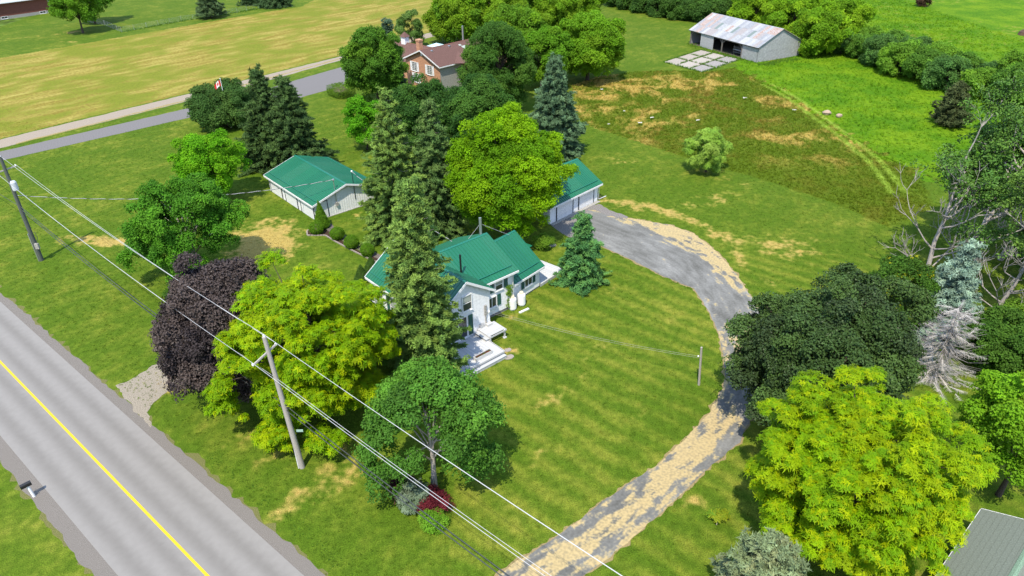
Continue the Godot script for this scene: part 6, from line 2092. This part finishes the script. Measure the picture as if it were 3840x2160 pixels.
func build_small() -> void:
	var pa := Vector3(-14.53, 0, -35.34)
	var pb := Vector3(-49.44, 0, -66.16)
	var step := pa - pb
	var pc := pa + step
	var pz := pb - step
	var cross := VX
	# pole by the golden locust
	var lean := Vector3(-0.42, 0, 0.1)
	var ra := thing("utility_pole", "pale grey wooden utility pole before the golden locust", "utility pole", pa, 0, "utility poles")
	var b := MB.new()
	b.tube(PackedVector3Array([Vector3.ZERO, Vector3(0, 5.4, 0) + lean * 0.5, Vector3(0, 10.85, 0) + lean]), PackedFloat32Array([0.21, 0.17, 0.125]), 12)
	part(ra, "pole", b.mesh(), M.pole_grey)
	b = MB.new()
	b.bar(lean + cross * 0.65 + Vector3(0, 9.95, 0), lean - cross * 1.15 + Vector3(0, 9.35, 0), 0.09, 0.11)
	part(ra, "crossarm", b.mesh(), M.pole_grey)
	var ends := [lean + Vector3(0, 11.05, 0), lean + cross * 0.62 + Vector3(0, 10.1, 0), lean - cross * 1.1 + Vector3(0, 9.55, 0)]
	for e in ends:
		b = MB.new()
		b.lathe(e + Vector3(0, -0.22, 0), PackedVector2Array([Vector2(0.03, 0), Vector2(0.07, 0.05), Vector2(0.05, 0.1), Vector2(0.07, 0.15), Vector2(0.001, 0.2)]), 8)
		part(ra, "insulator", b.mesh(), M.tank)
	pipe(ra, "ground_guard", Transform3D(), [Vector3(-0.2, 0.0, 0.12), Vector3(-0.2, 2.2, 0.12)], 0.03, M.white_trim, 6)
	b = MB.new()
	b.box(Vector3(0.1, 3.02, -0.2), Vector3(0.55, 3.2, -0.16))
	part(ra, "number_sign", b.mesh(), mat("pale green sign", lin(0.32, 0.48, 0.42), 0.5))
	# pole at the left edge
	var lb := Vector3(0.1, 0, 0.05)
	var rb := thing("utility_pole", "dark utility pole with a grey transformer at the left edge", "utility pole", pb, 0, "utility poles")
	b = MB.new()
	b.tube(PackedVector3Array([Vector3.ZERO, Vector3(0, 5.7, 0), Vector3(0, 11.5, 0) + lb]), PackedFloat32Array([0.24, 0.19, 0.15]), 12)
	part(rb, "pole", b.mesh(), M.pole_dark)
	b = MB.new()
	b.lathe(Vector3(0.42, 8.0, 0.15), PackedVector2Array([Vector2(0.001, 0), Vector2(0.26, 0.02), Vector2(0.28, 0.1), Vector2(0.28, 0.85), Vector2(0.2, 0.98), Vector2(0.001, 1.0)]), 16)
	part(rb, "transformer", b.mesh(), mat("transformer grey", lin(0.5, 0.53, 0.55), 0.5))
	b = MB.new()
	b.bar(cross * 1.1 + Vector3(0, 10.2, 0), -cross * 0.9 + Vector3(0, 10.0, 0), 0.09, 0.11)
	part(rb, "crossarm", b.mesh(), M.pole_grey)
	b = MB.new()
	b.box(Vector3(0.12, 1.5, 0.1), Vector3(0.48, 2.1, 0.35))
	part(rb, "control_box", b.mesh(), M.concrete)
	pipe(rb, "riser", Transform3D(), [Vector3(-0.16, 0.0, 0.2), Vector3(-0.16, 3.2, 0.2)], 0.06, M.steel, 6)
	pipe(rb, "cable_loop", Transform3D(), [Vector3(0.2, 3.2, 0.1), Vector3(0.55, 3.4, 0.1), Vector3(0.6, 2.7, 0.1), Vector3(0.3, 2.1, 0.15)], 0.025, M.wire_dark, 5)
	var eb := [lb + Vector3(0, 11.6, 0), cross * 1.0 + Vector3(0, 10.4, 0), -cross * 0.85 + Vector3(0, 10.2, 0)]
	for e in eb:
		b = MB.new()
		b.lathe(e + Vector3(0, -0.22, 0), PackedVector2Array([Vector2(0.03, 0), Vector2(0.07, 0.05), Vector2(0.05, 0.1), Vector2(0.07, 0.15), Vector2(0.001, 0.2)]), 8)
		part(rb, "insulator", b.mesh(), M.tank)
	# conductors between the poles and on out of the picture
	var names := ["topmost", "house side", "road side"]
	for i in 3:
		wire("power_line", "%s pale power line between the two road poles" % names[i], pb + eb[i], pa + ends[i], 0.55, 0.014, M.wire)
		wire("power_line", "%s pale power line running from the grey pole past the drive" % names[i], pa + ends[i], pc + ends[i], 0.55, 0.014, M.wire)
	wire("power_line", "pale neutral wire below the crossarms between the two road poles", pb + Vector3(0, 8.6, 0), pa + lean * 0.7 + Vector3(0, 7.7, 0), 0.6, 0.013, M.wire)
	wire("power_line", "pale neutral wire from the grey pole past the drive", pa + lean * 0.7 + Vector3(0, 7.7, 0), pc + Vector3(0, 7.7, 0), 0.6, 0.013, M.wire)
	var lows := [[6.3, 5.6, "upper"], [5.9, 5.15, "lower"]]
	for q in lows:
		wire("phone_cable", "%s black cable between the two road poles" % q[2], pb + Vector3(0, q[0], 0), pa + lean * 0.5 + Vector3(0, q[1], 0), 0.8, 0.03, M.wire_dark, "black cables along the road")
		wire("phone_cable", "%s black cable from the grey pole past the drive" % q[2], pa + lean * 0.5 + Vector3(0, q[1], 0), pc + Vector3(0, q[1], 0), 0.8, 0.028, M.wire_dark, "black cables along the road")
	for q in [[9.0, "upper"], [6.2, "lower"]]:
		wire("phone_cable", "%s black cable leaving the left edge pole" % q[1], pb + Vector3(0, q[0], 0), pz + Vector3(0, q[0], 0), 0.7, 0.025, M.wire_dark, "black cables along the road")
	var sx := axis(-80.92)
	var fr := frame(Vector3(-18.72, 0, -76.62), sx)
	twisted("twisted service cable from the left pole to the shed mast", pb + Vector3(0.1, 7.4, 0), fr * Vector3(-1.35, 4.3, -0.68), 1.2)
	twisted("twisted service cable from the shed's dark mast towards the farmhouse", fr * Vector3(1.1, 4.6, -0.68), Vector3(-4.2, 4.6, -58.0), 0.5)
	# short pole beside the drive with its wires
	var ps := thing("short_pole", "short weathered post on the lawn by the drive", "post", Vector3(14.34, 0, -43.26))
	b = MB.new()
	b.tube(PackedVector3Array([Vector3.ZERO, Vector3(-0.25, 3.65, 0.1)]), PackedFloat32Array([0.1, 0.08]), 8)
	part(ps, "post", b.mesh(), M.pole_grey)
	b = MB.new()
	b.lathe(Vector3(-0.38, 2.75, 0.05), PackedVector2Array([Vector2(0.001, 0), Vector2(0.07, 0.04), Vector2(0.05, 0.1), Vector2(0.001, 0.13)]), 8)
	part(ps, "insulator", b.mesh(), M.tank)
	for k in 2:
		wire("yard_wire", "%s thin wire from the farmhouse to the short post" % ["upper", "lower"][k], Vector3(-1.75, 2.2 - 0.2 * k, -51.0), Vector3(14.05, 2.8 - 0.15 * k, -43.2), 0.35, 0.008, M.pole_grey, "yard wires")
	# mailbox
	var mbx := thing("mailbox", "black mailbox on a white post beside the road", "mailbox", Vector3(-31.54, 0, -33.2))
	b = MB.new()
	b.tube(PackedVector3Array([Vector3.ZERO, Vector3(-0.1, 1.0, 0)]), PackedFloat32Array([0.09, 0.09]), 10)
	part(mbx, "post", b.mesh(), M.tank)
	b = MB.new()
	var arch := PackedVector2Array([Vector2(-0.13, 0.0), Vector2(0.13, 0.0), Vector2(0.13, 0.16)])
	for k in 7:
		arch.append(Vector2(cos(PI * (k + 1) / 8.0) * 0.13, 0.16 + sin(PI * (k + 1) / 8.0) * 0.13))
	arch.append(Vector2(-0.13, 0.16))
	b.prism(arch, -0.38, 0.25)
	part(mbx, "box", b.mesh(), M.black, Transform3D(Basis(Vector3.UP, atan2(VX.x, VX.z) - 0.05), Vector3(-0.1, 0.98, 0)))
	# flag
	var fp := thing("flagpole", "white flagpole flying a red and white flag by the bush tree", "flagpole", Vector3(-43.7, 0, -109.4))
	b = MB.new()
	b.tube(PackedVector3Array([Vector3.ZERO, Vector3(0, 7.6, 0)]), PackedFloat32Array([0.06, 0.04]), 8)
	part(fp, "pole", b.mesh(), M.tank)
	b = MB.new()
	b.lathe(Vector3(0, 7.6, 0), PackedVector2Array([Vector2(0.04, 0), Vector2(0.09, 0.06), Vector2(0.001, 0.15)]), 8)
	part(fp, "finial", b.mesh(), M.tank)
	build_flag(fp)
	# garden bed with edging blocks and path
	struct("garden_path", sheet_mesh(ragged(poly_of([-20.87, -73.36, -20.41, -73.68, -19.67, -71.94, -17.45, -69.54, -15.34, -67.27, -13.23, -65.40, -13.38, -64.54, -14.97, -65.91, -16.79, -67.49, -18.23, -69.11, -19.55, -70.61, -20.95, -72.33]), 0.4, 0.06), 0.012), mat("path grit", lin(0.30, 0.25, 0.22), 1.0, M.mulch.albedo_texture, 0.7, 0.2))
	var bed := thing("garden_bed", "mulched bed with stone edging under the clipped round bushes", "garden bed", Vector3(-18, 0, -68))
	var bp := poly_of([-22.87, -71.92, -22.46, -72.41, -20.95, -72.33, -19.55, -70.61, -18.20, -68.95, -16.76, -67.34, -14.95, -65.76, -13.24, -64.53, -13.64, -63.99, -14.99, -65.18, -16.99, -67.04, -19.11, -69.15, -20.40, -70.49, -22.59, -70.75])
	part(bed, "mulch", sheet_mesh(ragged(bp, 0.4, 0.05), 0.02), M.mulch, Transform3D(Basis(), Vector3(18, 0, 68)))
	var line := poly_of([-22.46, -72.41, -22.83, -71.75, -22.53, -70.68, -20.50, -70.59, -19.09, -69.05, -16.98, -66.98, -14.98, -65.13, -13.63, -63.93])
	var st := MB.new()
	st.box(Vector3(-0.145, 0, -0.07), Vector3(0.145, 0.11, 0.07))
	var stone := st.mesh()
	for i in line.size() - 1:
		var n := maxi(1, int(line[i].distance_to(line[i + 1]) / 0.31))
		for k in n:
			var q := line[i].lerp(line[i + 1], (k + 0.5) / n)
			var d := line[i + 1] - line[i]
			part(bed, "edging_stone", stone, M.paver, Transform3D(Basis(Vector3.UP, -d.angle() + rng.randfn() * 0.06), Vector3(q.x + 18, 0, q.y + 68)))
	# raised bed frame at the farmhouse's left corner
	var rbd := thing("raised_bed", "small white framed bed at the farmhouse's left front corner", "garden bed", Vector3(-13.6, 0, -55.6), 0.75)
	b = MB.new()
	for q in [[-1.0, 1.0, -0.75, -0.65], [-1.0, 1.0, 0.65, 0.75], [-1.0, -0.9, -0.65, 0.65], [0.9, 1.0, -0.65, 0.65]]:
		b.box(Vector3(q[0], 0, q[2]), Vector3(q[1], 0.18, q[3]))
	part(rbd, "frame", b.mesh(), M.deck[2])
	b = MB.new()
	b.box(Vector3(-0.9, 0, -0.65), Vector3(0.9, 0.1, 0.65))
	part(rbd, "soil", b.mesh(), M.mulch)
	var rk := rock(0.45, 5)
	one("boulder", rk, M.paver, "grey boulder between the cone shrubs and the farmhouse", "rock", Vector3(-13.4, 0.2, -60.4))
	# planter pot with fern
	var pot := thing("fern_pot", "yellow green fern spilling from a dark pot on the right lawn", "planter", Vector3(12.43, 0, -30.1))
	b = MB.new()
	b.lathe(Vector3.ZERO, PackedVector2Array([Vector2(0.001, 0.3), Vector2(0.2, 0.3), Vector2(0.28, 0.62), Vector2(0.24, 0.62), Vector2(0.001, 0.58)]), 14)
	part(pot, "pot", b.mesh(), M.black)
	for k in 3:
		pipe(pot, "leg", Transform3D(Basis(Vector3.UP, k * TAU / 3.0)), [Vector3(0.2, 0.32, 0), Vector3(0.42, 0.0, 0)], 0.035, M.paver, 6)
	var fs := []
	for k in 42:
		var an := rng.randf() * TAU
		fs.append([Vector3(cos(an) * 0.5, 0.65 - 0.15 * rng.randf(), sin(an) * 0.4) * Vector3(rng.randf_range(0.2, 1.1), 1, rng.randf_range(0.2, 1.1)), Vector3(cos(an) * 0.4, 1, sin(an) * 0.4), 0.75])
	pot.add_child(leaf_multi("fronds", [Color(0.24, 0.34, 0.02), Color(0.30, 0.36, 0.02), Color(0.15, 0.27, 0.02)], fs, "frond"), true)
	# pale scraps lying in the tall grass, stones by the track
	var wh := mat("white plastic scrap", lin(0.52, 0.50, 0.45), 0.8)
	var where := [18.67, -112.67, "white scrap nearest the blue spruce in the tall grass", 22.5, -108.97, "widest white scrap in the tall grass field", 20.21, -106.49, "white scrap just below the widest one", 29.26, -107.19, "white scrap above the pale willow", 15.38, -106.17, "small scrap at the left edge of the tall grass", 16.57, -125.63, "scrap in the upper left of the tall grass", 39.87, -118.6, "scrap at the right of the laid grass", 45.65, -111.36, "white scrap beside the wheel track"]
	for i in range(0, where.size(), 3):
		var sc := scrap(0.17 + 0.14 * absf(sin(i * 1.3)), i + 2)
		one("plastic_scrap", sc, wh, where[i + 2], "scrap", Vector3(where[i], 0.32, where[i + 1]), "white scraps in the field")
	for q in [[50.23, -109.8, 0.7, "larger tan rock where the track meets the meadow"], [51.6, -108.3, 0.5, "smaller tan rock where the track meets the meadow"]]:
		one("field_rock", rock(q[2], int(q[2] * 10)), mat("tan rock", lin(0.38, 0.28, 0.20), 1.0), q[3], "rock", Vector3(q[0], 0.3, q[1]), "rocks by the track")
	one("soil_mound", rock(2.4, 21), mat("bare earth", lin(0.17, 0.10, 0.06), 1.0, M.mulch.albedo_texture, 0.2), "brown mound of earth at the right edge of the far meadow", "mound", Vector3(116.5, -0.3, -164.0))
	# chain link fence along the far edge of the hay field
	var fline := poly_of([-115.22, -205.23, -106.68, -198.76, -97.43, -188.6, -87.60, -202.20, -76.30, -213.75, -72.42, -218.61])
	var fe := thing("wire_fence", "low wire fence on posts along the hay field's far edge", "fence", Vector3(-95, 0, -200))
	for i in fline.size() - 1:
		var n := maxi(1, int(fline[i].distance_to(fline[i + 1]) / 3.0))
		for k in n:
			var q := fline[i].lerp(fline[i + 1], float(k) / n)
			pipe(fe, "post", Transform3D(), [Vector3(q.x + 95, 0, q.y + 200), Vector3(q.x + 95, 1.3, q.y + 200)], 0.04, M.steel, 6)
		var w := MB.new()
		var a3 := Vector3(fline[i].x + 95, 0, fline[i].y + 200)
		var b3 := Vector3(fline[i + 1].x + 95, 0, fline[i + 1].y + 200)
		for k in 6:
			w.bar(a3 + Vector3(0, 0.1 + 0.23 * k, 0), b3 + Vector3(0, 0.1 + 0.23 * k, 0), 0.02, 0.02)
		part(fe, "wires", w.mesh(), M.steel)
	var rough := []
	for i in range(2, fline.size() - 1):
		for k in 160:
			var q := fline[i].lerp(fline[i + 1], rng.randf())
			rough.append(q + Vector2(rng.randfn(), rng.randfn()) * 0.5)
	for k in 260:
		# weeds round the barn's front and near wall
		var t := rng.randf()
		rough.append(Vector2(49.4, -143.2).lerp(Vector2(40.0, -161.8), t) + Vector2(rng.randfn(), rng.randfn()) * 0.6)
		rough.append(Vector2(50.0, -141.6).lerp(Vector2(58.0, -146.4), t) + Vector2(rng.randfn(), rng.randfn()) * 0.7)
	for i in 4:
		for k in 120:
			var sa := Vector2(3.3, -3.25)
			var sb := Vector2(1.95, 2.95)
			rough.append(Vector2(31.6, -145.9) + sa * (i - 0.03) + sb * 3.0 * rng.randf() + Vector2(rng.randfn(), rng.randfn()) * 0.06)
			rough.append(Vector2(31.6, -145.9) + sb * (i - 0.03) + sa * 3.0 * rng.randf() + Vector2(rng.randfn(), rng.randfn()) * 0.06)
	for k in 700:
		# uncut grass beside the shoulder
		var t := rng.randf_range(-40.0, 40.0)
		var q := VX * (14.0 + rng.randfn() * 0.35) + UX * t
		rough.append(Vector2(q.x, q.z))
	var xs := []
	var cs := PackedColorArray()
	for q in rough:
		var s := rng.randf_range(0.5, 1.1) * (0.35 if q.y > -80 else 1.0)
		xs.append(place(Vector3(q.x, 0, q.y), Vector3(rng.randfn() * 0.2, 1, rng.randfn() * 0.2), s, rng))
		cs.append(Color(0.09, 0.19, 0.02) * rng.randf_range(0.7, 1.3))
	var weeds := Node3D.new()
	weeds.name = "weeds"
	weeds.set_meta("kind", "stuff")
	weeds.set_meta("label", "uncut weeds along the fence, the barn and the road")
	weeds.set_meta("category", "weeds")
	add_child(weeds)
	multi("tufts", "tuft", 2, xs, cs, M.blade, weeds)

func rock(s: float, sd: int) -> ArrayMesh:
	var b := MB.new()
	var f := FastNoiseLite.new()
	f.seed = sd
	f.frequency = 0.9
	var n := 9
	var m := 7
	var pts := []
	for j in m + 1:
		for i in n:
			var th := PI * j / m
			var ph := TAU * i / n
			var d := Vector3(sin(th) * cos(ph), cos(th), sin(th) * sin(ph))
			pts.append(d * Vector3(1.0, 0.6, 0.8) * s * (1.0 + 0.35 * f.get_noise_3dv(d)))
	for j in m:
		for i in n:
			var i2 := (i + 1) % n
			b.quad(pts[j * n + i], pts[j * n + i2], pts[(j + 1) * n + i2], pts[(j + 1) * n + i])
	return b.mesh()

func scrap(s: float, sd: int) -> ArrayMesh:
	# a crumpled sheet with some thickness
	var b := MB.new()
	var f := FastNoiseLite.new()
	f.seed = sd
	f.frequency = 0.5
	var g := []
	for j in 5:
		for i in 6:
			g.append(Vector3((i - 2.5) * 0.4 * s + f.get_noise_2d(i * 3, j * 3) * 0.3 * s, 0.1 + 0.5 * s * f.get_noise_2d(i * 2.1 + 9, j * 2.3), (j - 2) * 0.25 * s + f.get_noise_2d(j * 3, i * 2) * 0.3 * s))
	for j in 4:
		for i in 5:
			var a := j * 6 + i
			b.quad(g[a], g[a + 6], g[a + 7], g[a + 1])
			var d := Vector3(0, -0.03, 0)
			b.quad(g[a] + d, g[a + 1] + d, g[a + 7] + d, g[a + 6] + d)
	return b.mesh()

func build_flag(fp: Node3D) -> void:
	# cloth hanging half open: red, white with a red leaf, red
	var w := 1.5
	var h := 0.85
	var at := func(u: float, v: float) -> Vector3:
		# u along the fly, v down
		var x := -0.08 - u * w * 0.62
		return Vector3(x, 7.45 - v * h - u * u * 0.75, 0.18 * sin(u * 7.0 + v * 1.5) * u + 0.05)
	var bands := [[0.0, 0.25, lin(0.55, 0.02, 0.02), "red_band"], [0.25, 0.75, lin(0.78, 0.77, 0.76), "white_band"], [0.75, 1.0, lin(0.55, 0.02, 0.02), "red_band"]]
	var cloth := Node3D.new()
	cloth.name = "flag"
	fp.add_child(cloth)
	for bd in bands:
		var b := MB.new()
		for i in 6:
			for j in 6:
				var u0: float = lerpf(bd[0], bd[1], i / 6.0)
				var u1: float = lerpf(bd[0], bd[1], (i + 1) / 6.0)
				b.quad(at.call(u0, (j + 1) / 6.0), at.call(u1, (j + 1) / 6.0), at.call(u1, j / 6.0), at.call(u0, j / 6.0))
		part(cloth, bd[3], b.mesh(), mat(bd[3], bd[2], 0.8))
	# leaf emblem in the middle of the white band
	var shape := [0.5, 0.12, 0.545, 0.28, 0.6, 0.25, 0.585, 0.42, 0.66, 0.38, 0.69, 0.48, 0.615, 0.6, 0.63, 0.68, 0.515, 0.66, 0.515, 0.85, 0.485, 0.85, 0.485, 0.66, 0.37, 0.68, 0.385, 0.6, 0.31, 0.48, 0.34, 0.38, 0.415, 0.42, 0.4, 0.25, 0.455, 0.28]
	var p := poly_of(shape)
	var ids := Geometry2D.triangulate_polygon(p)
	for s in [0.012, -0.012]:
		var b := MB.new()
		for i in range(0, ids.size(), 3):
			var q := []
			for k in 3:
				var c := p[ids[i + k]]
				var v: Vector3 = at.call(c.x, c.y)
				q.append(v + Vector3(0, 0, s))
			b.tri(q[0], q[1], q[2])
		part(cloth, "leaf_emblem", b.mesh(), mat("flag red", lin(0.55, 0.02, 0.02), 0.8))

func _ready() -> void:
	rng.seed = 12345
	wild.seed = 3
	wild.frequency = 0.01
	# camera: 35 m up, looking down over the lot
	var cam := Camera3D.new()
	cam.name = "camera"
	var pitch := deg_to_rad(30.9)
	var roll := deg_to_rad(1.2)
	var fwd := Vector3(0, -sin(pitch), -cos(pitch))
	var up := Vector3(0, cos(pitch), -sin(pitch))
	var rt := Vector3.RIGHT
	var r2 := rt * cos(roll) - up * sin(roll)
	var u2 := rt * sin(roll) + up * cos(roll)
	cam.transform = Transform3D(Basis(r2, u2, -fwd), Vector3(0, 35, 0))
	cam.fov = 44.16
	cam.near = 0.5
	cam.far = 3000.0
	add_child(cam)
	cam.current = true
	# sky
	var env := Environment.new()
	env.background_mode = Environment.BG_SKY
	var sky := Sky.new()
	var sm := ProceduralSkyMaterial.new()
	sm.sky_top_color = Color(0.50, 0.60, 0.76)
	sm.sky_horizon_color = Color(0.85, 0.87, 0.89)
	sm.sky_curve = 0.12
	sm.ground_bottom_color = Color(0.30, 0.33, 0.22)
	sm.ground_horizon_color = Color(0.60, 0.66, 0.66)
	sky.sky_material = sm
	env.sky = sky
	env.tonemap_mode = Environment.TONE_MAPPER_LINEAR
	env.tonemap_exposure = 1.4
	env.background_energy_multiplier = 1.95
	env.sdfgi_enabled = true
	env.ssao_enabled = true
	env.ssil_enabled = true
	var we := WorldEnvironment.new()
	we.name = "world_environment"
	we.environment = env
	add_child(we)
	# sun: high, from behind the camera and a little to the left
	var sun := DirectionalLight3D.new()
	sun.name = "sun"
	sun.light_energy = 1.4
	sun.light_color = Color(1.0, 0.965, 0.90)
	sun.light_angular_distance = 0.5
	sun.shadow_enabled = true
	var el := deg_to_rad(59.0)
	var az := deg_to_rad(16.5)
	var d := Vector3(sin(az) * cos(el), -sin(el), -cos(az) * cos(el))
	sun.transform = Transform3D(Basis.looking_at(d, Vector3.UP), Vector3(0, 60, 0))
	add_child(sun)

	make_sprays()
	build_ground()
	build_materials()
	build_house()
	build_shed()
	build_garage()
	build_barn()
	build_neighbours()
	build_trees()
	build_small()
	build_grass()
